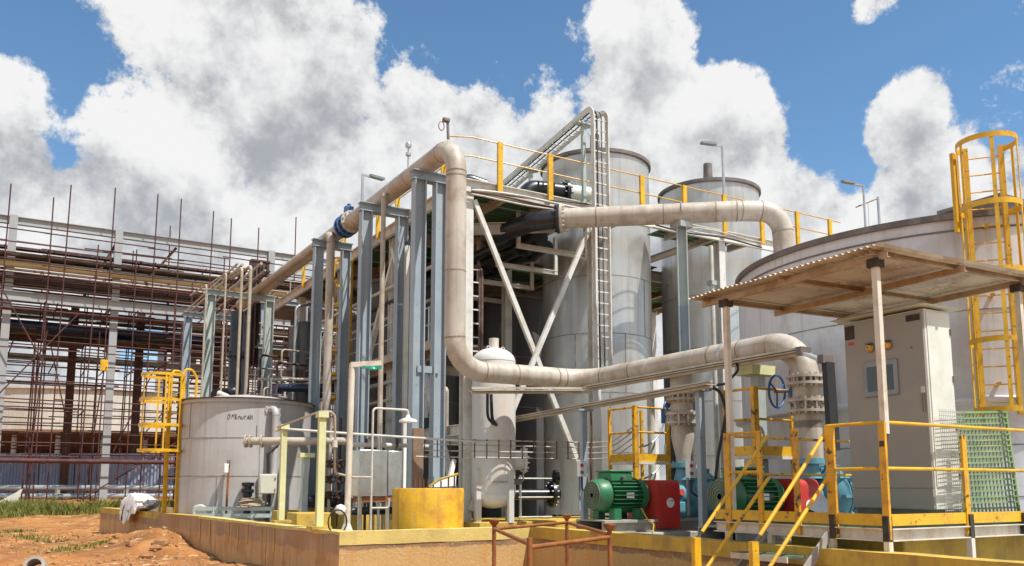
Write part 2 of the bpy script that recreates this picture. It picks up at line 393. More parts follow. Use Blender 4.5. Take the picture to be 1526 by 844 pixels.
def caged_ladder(t, base, out, z0, z1, cage0, m='yellow_paint', w=.42, cr=.36, hoops=4, bw=.07, ext_loop=False, hh=.04):
    out = Vector((out[0], out[1], 0)).normalized(); side = Vector((-out.y, out.x, 0)); b = Vector((base[0], base[1], 0))
    for s in (-1, 1):
        p = b + side * s * w / 2
        part('stringer', MB().bar(p + V(0, 0, z0), p + V(0, 0, z1), bw, .025 if bw < .15 else .07, side), m, t)
        if ext_loop:
            q = p - out * .45; top = [p + V(0, 0, z1 - .02), p - out * .08 + V(0, 0, z1 + .16), p - out * .3 + V(0, 0, z1 + .16), q + V(0, 0, z1 - .05), q + V(0, 0, z1 - 1.0)]
            part('hand_loop', MB().sweep(smooth_path(top, .12), .035, 8), m, t)
    n = int((z1 - z0) / .3)
    for i in range(n):
        z = z0 + .2 + i * .3
        if z < z1 - .1: part('rung', MB().cyl(b - side * w / 2 + V(0, 0, z), b + side * w / 2 + V(0, 0, z), .012, 6), m, t)
    cen = b + out * cr * .78
    def hoop_pt(a, z): return cen + side * math.sin(a) * cr + out * -math.cos(a) * cr + V(0, 0, z)
    a0 = math.atan2(w / 2, cr * .78) ; arc = [a0 + (2 * math.pi - 2 * a0) * k / 22 for k in range(23)]
    for i in range(hoops):
        z = cage0 + (z1 - .06 - cage0) * i / (hoops - 1)
        pts = [hoop_pt(a, z) for a in arc]; mb = MB(); k = 0
        for j, p in enumerate(pts):
            n_ = (p - cen); n_.z = 0; n_.normalize()
            mb.v += [p + V(0, 0, -hh), p + V(0, 0, hh), p + n_ * .012 + V(0, 0, hh), p + n_ * .012 + V(0, 0, -hh)]
        for j in range(len(pts) - 1):
            for e in range(4): mb.f.append((j * 4 + e, j * 4 + (e + 1) % 4, j * 4 + 4 + (e + 1) % 4, j * 4 + 4 + e))
        part('hoop', mb, m, t)
    for a in (1.15, 2.0, math.pi, 4.28, 5.13):
        p = hoop_pt(a, 0); n_ = (p - cen); n_.z = 0
        part('cage_strap', MB().bar(p + V(0, 0, cage0), p + V(0, 0, z1 - .05), .045 if bw < .15 else .06, .012, n_), m, t)

# ------------------------------------------------------------------ ground
CX, CY = -4.728, -13.438
def sst(a, b, x):
    t = max(0, min(1, (x - a) / (b - a))); return t * t * (3 - 2 * t)
def ground_z(x, y):
    d = (x - CX) * .508 + (y - CY) * .861
    z = .85 * sst(30, 60, d)
    z += .5 * math.exp(-(((x + 1.25) / 1.0) ** 2 + ((y - 10.6) / 2.2) ** 2)) + .22 * math.exp(-(((x + 1.6) / .9) ** 2 + ((y - 15.0) / 1.6) ** 2))
    if d < 40:
        lat_ = (x - CX) * .861 - (y - CY) * .508
        for dd_ in (20.2, 21.9, 25.0): z -= .07 * math.exp(-((d - dd_ - .8 * math.sin(lat_ * .35)) / .22) ** 2) * sst(-2, -5, lat_) - .035 * math.exp(-((d - dd_ - .45 - .8 * math.sin(lat_ * .35)) / .2) ** 2) * sst(-2, -5, lat_)
    if d < 70:
        z += .12 * noise.noise(V(x * .35, y * .35, 0)) + .06 * noise.noise(V(x * 1.1, y * 1.1, 3)) + .045 * noise.noise(V(x * 3.0, y * 3.0, 7))
    return z
def axis_vals(lo, hi, c, fine, half, grow):
    o = [c]; s = fine; x = c
    while x < hi: s = fine if x < c + half else s * grow; x += s; o.append(x)
    s = fine; x = c
    while x > lo: s = fine if x > c - half else s * grow; x -= s; o.append(x)
    return sorted(o)
gx = axis_vals(-700, 900, -3, .28, 12, 1.13); gy = axis_vals(-300, 900, 12, .28, 22, 1.13)
g = MB(); g.v = [V(x, y, ground_z(x, y)) for x in gx for y in gy]; ny = len(gy)
g.f = [(i * ny + j, (i + 1) * ny + j, (i + 1) * ny + j + 1, i * ny + j + 1) for i in range(len(gx) - 1) for j in range(ny - 1)]
structure('ground', g, 'soil')
structure('yard_floor', MB().add([(.25, .25, .42), (24, .25, .42), (24, 22, .42), (-1.3, 22, .42), (-.2, 9, .42)], [(0, 1, 2, 3, 4)]).add(
    [(3.85, .25, .42), (3.85, -14, .42), (24, -14, .42), (24, .25, .42)], [(0, 1, 2, 3)]), 'concrete')

# grass and weeds, stones
def blades(mb, x, y, n, spread, hmax, lean=.35):
    for _ in range(n):
        px = x + random.gauss(0, spread); py = y + random.gauss(0, spread); z = ground_z(px, py) - .02
        h = hmax * random.uniform(.35, 1); a = random.uniform(0, 6.28); w = .018 + .012 * random.random()
        dx, dy = math.cos(a) * w, math.sin(a) * w; lx = random.gauss(0, lean) * h; ly = random.gauss(0, lean) * h
        mb.add([(px - dx, py - dy, z), (px + dx, py + dy, z), (px + lx * .45 + dx * .7, py + ly * .45 + dy * .7, z + h * .6), (px + lx, py + ly, z + h)], [(0, 1, 2), (0, 2, 3)])
gr = MB()
for i in range(420):
    d = random.uniform(37.5, 46); lat = random.uniform(-.63, -.36) * d        # strip between the dirt and the scaffold
    x = CX + d * .508 + lat * .861; y = CY + d * .861 - lat * .508
    if noise.noise(V(lat * .22, d * .3, 2)) + (d - 40.5) * .16 < -.12: continue
    blades(gr, x, y, 30, .34, (.8 if d > 41 else .5) * (.6 + .7 * noise.noise(V(lat * .25, d * .2, 0)) ** 2 + .4 * random.random()))
single('tall_grass', gr, 'grass', 'tall green grass strip below the scaffolding at the edge of the dirt', 'grass', kind='stuff')
gw = MB()
for px, py, n, sp in ((-3.3, 15.5, 90, .3), (-3.7, 17.2, 110, .35), (-2.4, 12.2, 120, .28), (-3.2, 11.2, 110, .3), (-1.95, 13.2, 100, .2), (-5.2, 19.8, 160, .45), (-4.4, 22.6, 120, .5)):
    blades(gw, px, py, n * 2, sp, .13)
single('low_weeds', gw, 'grass', 'low patchy green weeds on the bare orange soil', 'weeds', kind='stuff')
def rock_mesh(seed, r):
    random.seed(seed); mb = MB(); n, k = 9, 6
    for i in range(k + 1):
        ph = math.pi * i / k
        for j in range(n):
            a = 2 * math.pi * j / n; d = Vector((math.sin(ph) * math.cos(a), math.sin(ph) * math.sin(a), math.cos(ph) * .62))
            mb.v.append(d * r * (1 + .45 * noise.noise(d * 1.7 + V(seed, 0, 0))))
    for i in range(k):
        for j in range(n): mb.f.append((i * n + j, i * n + (j + 1) % n, (i + 1) * n + (j + 1) % n, (i + 1) * n + j))
    return mesh_of('rock', mb, V(0, 0, 0), 25)
for i, (x, y, r) in enumerate(((-1.9, 9.2, .17), (-1.5, 8.4, .13), (-2.2, 10.3, .12), (-1.15, 7.3, .14), (-2.6, 9.0, .10), (-1.3, 8.9, .2), (-3.6, 8.6, .09), (-4.4, 9.6, .11), (-2.9, 13.6, .10), (-1.8, 7.6, .16))):
    me = rock_mesh(i + 3, r); me.materials.append(M['rock']); o = bpy.data.objects.new('rock', me); COL.objects.link(o); o.location = (x, y, ground_z(x, y) + r * .2)
    o['label'] = 'orange brown lump of rock lying in the soil below the bund wall'; o['category'] = 'rock'; o['group'] = 'rocks in the soil by the bund'
random.seed(11)
cl_ = MB(); random.seed(31)
for i in range(4200):
    d = random.uniform(15.5, 34); lat = random.uniform(-.62, -.12) * d; x = CX + d * .508 + lat * .861; y = CY + d * .861 - lat * .508
    if x > -.05 * y - .15 - (.1 * max(0, y - 9)): continue
    if noise.noise(V(x * .5, y * .5, 9)) < -.05 and random.random() < .75: continue
    r = random.choice((.02, .025, .03, .04, .05, .07)) * random.uniform(.7, 1.2); z = ground_z(x, y); j = [random.uniform(.6, 1.2) for _ in range(6)]
    cl_.add([(x - r * j[0], y + r * .3, z), (x, y - r * j[1], z), (x + r * j[2], y, z + r * .1), (x, y + r * j[3], z), (x + r * .2, y, z + r * .75 * j[4]), (x - r * .4, y - r * .2, z + r * .6 * j[5])], [(0, 1, 5), (1, 2, 4), (1, 4, 5), (2, 3, 4), (3, 0, 5), (3, 5, 4)])
single('soil_clods', cl_, 'rock', 'small broken clods and stones scattered over the orange dirt', 'soil', kind='stuff')
ring = thing('concrete_ring', 'small grey concrete pipe ring lying in the dirt at lower left', 'pipe ring', (-4.02, 5.75, ground_z(-4.02, 5.75)))
rz_ = ground_z(-4.02, 5.75)
part('ring_wall', MB().lathe([(.13, -.2), (.19, -.2), (.19, .2), (.13, .2), (.13, -.2)], (-4.02, 5.75, rz_ + .04), 24, (-.25, -.9, .35)), 'concrete', ring)

# ------------------------------------------------------------------ bund wall
bw = thing('bund_wall', 'low concrete bund wall with yellow painted top round the plant yard', 'wall', (0, 0, 0))
BT = .88; TH = .26
def wall_seg(p0, p1, m, inner, z1=BT):
    p0 = Vector((*p0, 0)); p1 = Vector((*p1, 0)); inn = Vector((*inner, 0)).normalized()
    mb = MB(); n = max(2, int((p1 - p0).length / .35)); k = 0; rows = ((0, -.35), (0, z1 - .006), (TH, z1 - .006), (TH, .3))
    for i in range(n + 1):
        p = p0.lerp(p1, i / n)
        for o_, z in rows:
            q = p + inn * (o_ + (.012 * noise.noise(p * 1.9 + V(0, 0, z * 3)) if o_ == 0 else 0)); q.z = z; mb.v.append(q)
    for i in range(n):
        for j in range(3): a = i * 4 + j; mb.f.append((a, a + 4, a + 5, a + 1))
    mb.f.append((0, 1, 2, 3)); e = n * 4; mb.f.append((e + 3, e + 2, e + 1, e))
    part('wall_panel', mb, m, bw)
def cop(p0, p1, inner, h, m, out=.008, w=TH + .02):
    p0 = Vector((*p0, 0)); p1 = Vector((*p1, 0)); inn = Vector((*inner, 0)).normalized(); n = max(2, int((p1 - p0).length / .3)); mb = MB()
    for i in range(n + 1):
        p = p0.lerp(p1, i / n); wob = .010 * noise.noise(p * 2.3); wz = .022 * noise.noise(p * 1.4 + V(5, 0, 0)) + .015 * noise.noise(p * 5)
        for o_, z in ((-out, BT - h + wz), (-out + wob * .5, BT + .012 + wob * .6), (w, BT + .012 + wob), (w, BT - .12)):
            q = p + inn * o_; q.z = z; mb.v.append(q)
    for i in range(n):
        for j in range(3): a = i * 4 + j; mb.f.append((a, a + 4, a + 5, a + 1))
    mb.f.append((0, 1, 2, 3)); e = n * 4; mb.f.append((e + 3, e + 2, e + 1, e))
    part('coping', mb, m, bw)
wall_seg((-1.62, 20.4), (-.45, 9.0), 'bund_concrete', (1, .1)); wall_seg((-.45, 9.0), (0, 0.004), 'bund_concrete', (1, .05))
wall_seg((0.004, 0), (3.6, 0), 'bund_front', (0, 1)); wall_seg((3.596, -.004), (3.596, -13), 'bund_front', (1, 0)); wall_seg((4.5, 20.9), (-1.58, 20.4), 'bund_concrete', (0, -1))
cop((-1.62, 20.4), (-.45, 9.1), (1, .1), .17, 'yellow_concrete'); cop((-.45, 9.06), (0, .02), (1, .05), .045, 'pale_coping'); cop((0, 0), (3.61, 0), (0, 1), .2, 'pale_coping')
cop((3.59, 0.03), (3.59, -13), (1, 0), .19, 'yellow_concrete', .011)
for y, h in ((7.9, .6), (6.3, .5), (5.6, .62), (4.9, .45), (4.0, .7), (3.7, .75), (3.2, .5), (8.8, .7)):
    x = -.05 * y; part('paint_drip', MB().bar((x - .006, y, BT - h), (x - .006, y, BT - .04), .006, random.uniform(.03, .07), (0, 1, 0)), 'yellow_concrete', bw)
# inner kerbs and plinths
def plinth(label, x0, x1, y0, y1, z1, m='yellow_concrete', z0=.40, bevel=.02):
    return single('concrete_plinth', MB().box(x0, x1, y0, y1, z0, z1), m, label, 'plinth', ((x0 + x1) / 2, (y0 + y1) / 2, z0), bevel=bevel)
plinth('yellow concrete plinth under the front pair of blue grey columns', 3.05, 4.5, 4.45, 5.4, .86)
plinth('yellow concrete plinth under the middle pair of blue grey columns', 2.85, 4.7, 7.3, 8.3, .92)
plinth('yellow concrete plinth under the third pair of blue grey columns', 2.8, 4.6, 11.3, 12.3, .98)
plinth('low yellow concrete block behind the two pale yellow posts', 1.1, 1.9, 6.0, 6.8, 1.02)
plinth('small yellow concrete block beside the round grey tank foot', 1.5, 2.4, 9.1, 9.7, 1.0)
plinth('long yellow kerb plinth under the white pressure vessel', 4.75, 9.3, 4.05, 6.6, .80)
plinth('stained yellow concrete plinth under the shed cabinet platform', 4.5, 7.3, -6.9, -5.2, 1.0)
plinth('round tank foundation block under the left grey tank', -.35, 3.1, 10.3, 13.95, .74, 'concrete')

# ------------------------------------------------------------------ far background left
fence = thing('corrugated_fence', 'blue grey corrugated sheet fence behind the scaffolding at left', 'fence', (-4.9, 56.6, .9))
fd = V(.861, -.508, 0); fn = V(.508, .861, 0); f0 = V(-4.9, 56.6, 0) - fd * 3.2
def corrugated(w, h, pitch, amp, t=.004):
    mb = MB(); n = int(w / pitch * 8)
    for i in range(n + 1):
        x = w * i / n; yy = amp * math.cos(2 * math.pi * x / pitch)
        mb.v += [V(x, yy, 0), V(x, yy, h)]
    for i in range(n): mb.f.append((i * 2, i * 2 + 2, i * 2 + 3, i * 2 + 1))
    return mb
sheet_me = raw_mesh('sheet', corrugated(.93, 2.85, .23, .035), 'blue_sheet')
for i in range(18):
    p = f0 + fd * (.90 * i) + fn * (.012 * (i % 2)); inst('sheet', sheet_me, fence, (p.x, p.y, 1.1 + .04 * noise.noise(V(i * .7, 0, 0))), (0, 0, math.atan2(fd.y, fd.x)))
for i in range(7):
    p = f0 + fd * (2.6 * i) + fn * .15; part('post', MB().bar((p.x, p.y, .3), (p.x, p.y, 3.9), .08, .08), 'rust_dark', fence)
th = thing('thickener_tank', 'wide cream thickener tank raised on legs far behind the scaffolding', 'tank', (3.2, 88.5, .8))
part('shell', MB().lathe([(15.6, 6.55), (15.9, 6.7), (15.9, 10.3), (16.1, 10.35), (16.1, 10.55), (15.7, 10.55), (15.7, 9.5)], (3.2, 88.5, 0), 64), 'cream_wall', th)
part('underside', MB().lathe([(15.65, 6.54), (3, 3.6), (0, 3.5)], (3.2, 88.5, 0), 48), 'rust_dark', th)
for k in range(24):
    a = 2 * math.pi * k / 24; p = V(3.2 + 14.2 * math.cos(a), 88.5 + 14.2 * math.sin(a), 0)
    part('leg', MB().cyl((p.x, p.y, .3), (p.x, p.y, 6.4), .22, 10), 'rack_white', th)
bld = thing('process_building', 'pale process building with columned upper floor behind the scaffolding', 'building', (21, 96, .8))
bq = V(10.9, 101, 0)
part('wall', MB().box(11.5, 24, 96, 104, .5, 16.6), 'cream_wall', bld); part('roof', MB().box(11.0, 24.5, 95.5, 104.5, 19.9, 20.3), 'rack_white', bld)
part('upper_floor', MB().box(11.6, 23.9, 98.4, 103.9, 16.6, 19.9), 'tank_dark', bld)
for k in range(8): part('column', MB().bar((11.8 + k * 1.7, 96.3, 16.6), (11.8 + k * 1.7, 96.3, 19.9), .4, .4), 'cream_wall', bld)
for k in range(6):
    w_ = part('window', MB().box(12.3 + k * 2, 13.5 + k * 2, 95.94, 96.02, 10.8, 12.2), 'window_frame', bld); part('pane', MB().box(12.4 + k * 2, 13.4 + k * 2, 95.92, 95.95, 10.9, 12.1), 'glass_dark', w_)
ub = thing('utility_shed', 'low cream utility shed with flat roof behind the left grey tank', 'building', (14, 66, .8))
part('wall', MB().box(11, 26, 66, 72, .5, 8.2), 'cream_wall', ub); part('roof', MB().box(10.7, 26.3, 65.6, 72.4, 8.2, 8.45), 'rack_white', ub)
for k in range(5): w_ = part('window', MB().box(12 + k * 2.8, 13.6 + k * 2.8, 65.93, 66.02, 4.4, 6), 'window_frame', ub); part('pane', MB().box(12.1 + k * 2.8, 13.5 + k * 2.8, 65.9, 65.94, 4.5, 5.9), 'glass_dark', w_)

# ------------------------------------------------------------------ pipe rack
RY = 47.4
rk = thing('pipe_rack', 'tall white steel pipe rack wrapped in rusty scaffolding at left', 'pipe rack', (0, RY, .6))
XS = (-11.2, -5.1, .95, 11.0, 17.0)
for x in XS:
    part('column', MB().ibeam((x, RY, .4), (x, RY, 18.5), .46, .46, .04, (0, 1, 0)), 'rack_white', rk)
for x in (-8, -1.05, 3.2, 8.5, 14.5): part('rear_column', MB().ibeam((x, RY + 5, .4), (x, RY + 5, 14.5), .5, .5, .04, (0, 1, 0)), 'rust_dark', rk, 'dark rusty rear column of the rack')
def rack_run(name, z, y, w, h, m, x0=-13, x1=18, form='i', label=None):
    mb = MB()
    if form == 'i': mb.ibeam((x0, y, z), (x1, y, z), w, h, .04)
    elif form == 'o': mb.cyl((x0, y, z), (x1, y, z), w / 2, 12)
    else: mb.bar((x0, y, z), (x1, y, z), w, h)
    part(name, mb, m, rk, label)
rack_run('top_beam', 18.2, RY, .3, .5, 'rack_white'); rack_run('rear_beam', 16.9, RY + 5, .3, .45, 'rack_white'); rack_run('rear_beam', 15.4, RY + 5, .25, .35, 'rack_white'); rack_run('low_beam', 10.3, RY + 5, .3, .4, 'rack_white'); rack_run('mid_beam', 13.35, RY - .3, .3, .6, 'rack_white'); rack_run('mid_beam', 13.2, RY + 5, .3, .6, 'rack_white')
rack_run('rack_pipe', 15.35, RY - .4, .42, 0, 'rack_beige_pipe', form='o', label='cream insulated pipe along the rack')
rack_run('rack_pipe', 15.1, RY + .5, .35, 0, 'rust_dark', form='o'); rack_run('rack_pipe', 16.4, RY + 2, .4, 0, 'rust_dark', form='o'); rack_run('rack_pipe', 15.0, RY + 1.4, .3, 0, 'shaded_tan_steel', form='o')
rack_run('cable_tray', 16.5, RY + .3, .6, .14, 'rust_dark', form='b'); rack_run('cable_tray', 14.35, RY + .4, .9, .16, 'rust_dark', form='b'); rack_run('cable_tray', 14.6, RY + 2.5, .9, .16, 'plank', form='b')
rack_run('rack_pipe', 11.9, RY + 2.0, .75, 0, 'dark_blue_pipe', form='o', label='dark blue large pipe under the rack'); rack_run('rack_pipe', 11.4, RY + 3.3, .7, 0, 'rust_dark', form='o'); rack_run('rack_pipe', 12.5, RY - .5, .22, 0, 'rust_tube', form='o')
for zz, yy, ww, mm in ((16.1, 3.2, .34, 'rust_dark'), (15.6, 4.4, .4, 'plank'), (14.9, 3.4, .36, 'rust_dark'), (14.5, -.45, .16, 'rust_tube'), (14.8, -.6, .12, 'beige_thin'), (16.0, -.5, .12, 'rust_dark'), (13.9, 1.2, .4, 'rust_dark'), (12.9, 1.4, .3, 'rust_dark')): rack_run('rack_pipe', zz, RY + yy, ww, 0, mm, form='o')
rack_run('rack_pipe', 12.0, RY + 4.2, .6, 0, 'plank', form='o'); rack_run('rack_pipe', 14.0, RY + 4.2, .4, 0, 'beige_thin', form='o')
for x in XS:
    part('cross_beam', MB().ibeam((x, RY, 14.0), (x, RY + 5.2, 14.0), .25, .4, .03), 'rack_white', rk); part('cross_beam', MB().ibeam((x, RY, 11.2), (x, RY + 5.2, 11.2), .25, .4, .03), 'rust_dark', rk)
for a, b in (((.95, 17.9), (-1.0, 13.6)), ((11, 18), (8.4, 14.0)), ((4.6, 17.9), (2.2, 14.4)), ((11, 11), (14, 13.2))):
    part('knee_brace', MB().bar((a[0], RY + .35, a[1]), (b[0], RY + .35, b[1]), .22, .16), 'rust_dark', rk)
for k in range(9): part('access_platform', MB().box(-11.5 + k * 2.9, -9.2 + k * 2.9, RY + 1.2 + .5 * (k % 2), RY + 3.2, 10.9 + .35 * (k % 3), 11.0 + .35 * (k % 3)), 'plank', rk)
red = thing('red_oxide_pipe', 'long red oxide pipe running low across the scaffolding in front of the blue fence', 'pipe', (-4, 45.6, 3.1))
part('pipe_run', MB().cyl((-13, 45.6, 3.15), (11, 45.6, 3.2), .14, 12), 'rust_tube', red)
for i in range(8): part('coupling', MB().cyl((-10.5 + 2.6 * i, 45.6, 3.16), (-10.3 + 2.6 * i, 45.6, 3.16), .17, 12), 'rust_tube', red)
for z, y, nm in ((1.55, 50.6, 'upper'), (1.0, 50.0, 'lower')):
    t = thing('grey_ground_pipe', '%s of two grey pipes lying along the foot of the blue fence' % nm, 'pipe', (-4, y, z))
    part('pipe_run', MB().cyl((-13, y + 4, z), (7.5, y - 2, z), .2, 12), 'galvanised', t)
    for i in range(4): part('saddle', MB().box(-9.6 + i * 4, -9.3 + i * 4, y + 2.5 - i * 1.17, y + 3.1 - i * 1.17, .4, z - .12), 'concrete', t)

# scaffolding
random.seed(5)
sc = thing('scaffolding', 'rusty red tube scaffolding wrapped round the white pipe rack', 'scaffolding', (0, RY, .6))
tube_cache = {}
def tube(name, p0, p1, r=.041, m='rust_tube', parent=None):
    part(name, MB().cyl(p0, p1, r, 6), m, parent or sc)
rows = (RY - 1.3, RY + 1.1, RY + 3.4, RY + 5.6)
std_x = [-11.5, -9.3, -7.3, -5.45, -3.1, -2.4, -.55, .55, 2.2, 3.1, 4.6, 6.3, 8.0, 9.9, 12.2, 14.4]
for ri, y in enumerate(rows):
    for x in std_x:
        if ri and random.random() < .5: continue
        x2 = x + random.uniform(-.25, .25); top = random.choice((15.2, 17.0, 18.6, 19.7, 20.4)) - ri * .8
        if ri == 0 and x in (-5.45, -2.4, .55, 3.1, 4.6, 8.0, 12.2): top = random.uniform(19.6, 21)
        lx = random.gauss(0, .12); tube('standard', (x2, y, ground_z(x2, y) - .05), (x2 + lx, y + random.gauss(0, .05), top))
for cx_, k in ((-3.3, 5), (-.1, 2)):
    for i in range(k): tube('standard', (cx_ + random.uniform(-.45, .45), RY - .8 + random.uniform(-.5, .5), .5), (cx_ + random.uniform(-.5, .5) + .3, RY - .8 + random.uniform(-.5, .5), random.uniform(9, 13)))
LV = [3.6, 4.3, 5.0, 5.5, 6.3, 7.0, 8.2, 9.1, 9.9, 10.6, 11.6, 12.75, 13.9, 14.5, 15.4, 15.9, 16.6, 17.3]
for ri, y in enumerate(rows):
    for z in LV:
        if random.random() < (.02 if z > 11 else .08 + .08 * ri): continue
        x = -13
        while x < 15:
            L = random.choice((5.2, 6.4, 7.5)); zz = z + random.uniform(-.15, .15)
            if random.random() < .86: tube('ledger', (x, y + .06, zz), (min(x + L, 16), y + .06, zz + random.uniform(-.08, .08)), .042)
            x += L - .4
for z in (6.3, 9.1, 12.9, 16.2):
    for x in std_x:
        if random.random() < .65: tube('transom', (x, RY - 1.6, z), (x + random.uniform(-.1, .1), RY + 3.7, z + random.uniform(-.05, .05)), .04)
for a, b, y in (((-7.5, 17.2), (-2.9, 9.0), -1.45), ((-9, 2), (-1.2, 12.4), -1.4), ((-.6, .7), (7.5, 6.2), -1.4), ((3.0, 5.0), (6.6, 9.8), -1.4), ((1.5, 3.9), (3.8, 9.7), 1.0), ((-3.0, 12.5), (-1.4, 6.0), 1.0), ((6.8, 2.8), (9.9, 8.0), -1.4), ((3.4, 9.0), (6, 11.4), 3.4), ((-6.5, 3.6), (-4.4, 12), 3.4), ((9.6, 13), (12.4, 17.8), -1.4)):
    tube('brace', (a[0], RY + y, a[1]), (b[0], RY + y, b[1]), .045)
for z, y, x0, x1 in ((11.2, .6, -12, 16), (16.35, 1.4, -12, 10), (15.2, 2.0, -12, 16), (13.75, 2.4, -12, 16), (10.2, -1.0, 3, 15), (15.85, -.9, -12, 15), (14.15, -.2, -12, 16), (12.6, 2.2, -12, 16), (8.25, 1.6, -4.8, 1.6), (9.95, 2.3, -12, -1), (10.7, 2.6, 2.5, 14), (9.2, 2.0, 4, 9)):
    x = x0
    while x < x1:
        for k in range(3):
            if random.random() < .8: part('board', MB().bar((x, RY + y + k * .26, z), (x + 3.0, RY + y + k * .26, z + random.uniform(-.03, .05)), .23, .045), 'plank', sc)
        x += 3.02
part('yellow_light', MB().box(.2, .65, RY - 1.5, RY - 1.2, 8.9, 9.6), 'yellow_paint', sc, 'small yellow box fixed to the scaffold')

sc2 = thing('scaffolding', 'smaller rusty scaffolding tower round the brown duct behind the squat tank', 'scaffolding', (6, 31, .5))
for y in (29.5, 31.5, 33.5):
    for x in (2.6, 4.4, 6.0, 7.7, 9.5, 11.2): tube('standard', (x, y, .3), (x + random.gauss(0, .06), y, random.uniform(9.5, 12.5)), .034, parent=sc2)
    for z in (2.2, 3.4, 4.4, 5.3, 6.2, 7.0, 7.7, 8.4, 9.2, 10.1):
        if random.random() < .85: tube('ledger', (2.2, y + .05, z + random.uniform(-.1, .1)), (11.6, y + .05, z + random.uniform(-.12, .12)), .032, parent=sc2)
for z in (4.5, 7.1, 9.3):
    for k in range(4): part('board', MB().bar((2.4, 29.6 + k * .3, z), (11.4, 29.6 + k * .3, z + .04), .25, .045), 'plank', sc2)
for x in (2.6, 6.0, 9.5): tube('brace', (x, 29.4, 1.5), (x + 2.4, 29.4, 6.5), .034, parent=sc2)
ts = thing('tarpaulin_sheet', 'pale triangular sheet propped up in the grass at the left edge', 'sheet', (-4.6, 38, .45))
part('cover', MB().add([(-5.6, 38.3, .35), (-4.05, 37.5, .4), (-3.9, 37.8, .5), (-5.0, 38.9, .4), (-3.72, 37.45, 1.52), (-3.82, 37.6, 1.5)], [(0, 1, 4), (1, 2, 5, 4), (2, 3, 5), (3, 0, 4, 5), (0, 3, 2, 1)]), 'fibre_cover', ts)

# ------------------------------------------------------------------ tanks
def tank(t, c, r, z0, z1, m, seams, rim='rim_dark', n=72, lid=True, vseams=()):
    part('shell', MB().lathe([(r, z0), (r, z1)], (c[0], c[1], 0), n), m, t)
    for z in seams: part('weld_seam', MB().ring((c[0], c[1], z), r, .022, .007, n), 'plate_seam', t)
    part('rim_band', MB().lathe([(r + .004, z1 - .09), (r + .07, z1 - .09), (r + .07, z1 + .02), (r - .05, z1 + .02)], (c[0], c[1], 0), n), rim, t)
    if lid: part('roof', MB().lathe([(r - .02, z1), (r * .5, z1 + r * .10), (.01, z1 + r * .16)], (c[0], c[1], 0), n), m, t)
    for a, za, zb in vseams:
        p = V(c[0] + (r + .003) * math.cos(a), c[1] + (r + .003) * math.sin(a), 0); part('weld_seam', MB().bar(p + V(0, 0, za), p + V(0, 0, zb), .02, .012, (p - V(c[0], c[1], 0))), 'plate_seam', t)
T1 = (11.1, 8.1); T2 = (16.0, 8.1); TR = 1.7
t1 = thing('tall_tank', 'tall steel plate tank rising through the deck behind the cable ladder', 'tank', (*T1, .8), 'tall steel tanks')
tank(t1, T1, TR, .8, 11.75, 'tank_plate', (2.6, 4.35, 6.1, 7.85, 9.6), vseams=((-2.3, 6.1, 7.85), (-1.7, 4.35, 6.1), (-2.6, 4.35, 6.1), (-2.0, 2.6, 4.35), (-1.2, 6.1, 7.85)))
t2 = thing('tall_tank', 'tall steel plate tank under the beige overhead pipe, right of the first one', 'tank', (*T2, .8), 'tall steel tanks')
tank(t2, T2, TR, .8, 11.75, 'tank_plate', (2.6, 4.35, 6.1, 7.85, 9.6), vseams=((-2.3, 6.1, 7.85), (-1.7, 4.35, 6.1)))
for t, c in ((t1, T1), (t2, T2)):
    part('agitator_motor', MB().cyl((c[0], c[1], 11.9), (c[0], c[1], 12.9), .18, 14, .15), 'rim_dark', t); part('agitator_base', MB().cyl((c[0], c[1], 11.7), (c[0], c[1], 12.0), .4, 14), 'blue_grey_steel', t)
for c, zt, lb in (((6.9, 13.2), 8.3, 'steel tank coloured dark as shade under the deck behind the frames'), ((10.9, 13.6), 8.3, 'added steel tank coloured dark as the deep shade under the deck'), ((15.2, 13.4), 8.3, 'added steel tank coloured dark as deck shade behind the second tall tank'), ((8.6, 18.6), 8.3, 'rearmost added steel tank coloured dark as shade under the deck'), ((13.2, 18.6), 8.3, 'rear added steel tank coloured dark as shade under the right half of the deck')):
    t = thing('covered_tank', lb, 'tank', (*c, .8)); tank(t, c, 1.75, .5, zt, 'tank_dark', (2.6, 4.35, 6.1))  # tanks behind the first are added to blacken the space under the deck

T0 = (1.35, 12.1); r0 = 1.83
t0 = thing('round_tank', 'squat grey tank with handwritten mark left of the blue grey frames', 'tank', (*T0, .74))
tank(t0, T0, r0, .74, 4.0, 'tank_grey', (1.9, 2.93), 'tank_grey', vseams=((-2.2, .8, 1.9), (-1.6, 1.9, 2.93), (-2.75, 2.93, 4.0), (-1.35, .8, 1.9)))
part('top_flange', MB().lathe([(r0 - .1, 4.03), (r0 + .12, 4.03), (r0 + .12, 4.0), (r0, 4.0)], (*T0, 0), 72), 'rust_dark', t0)
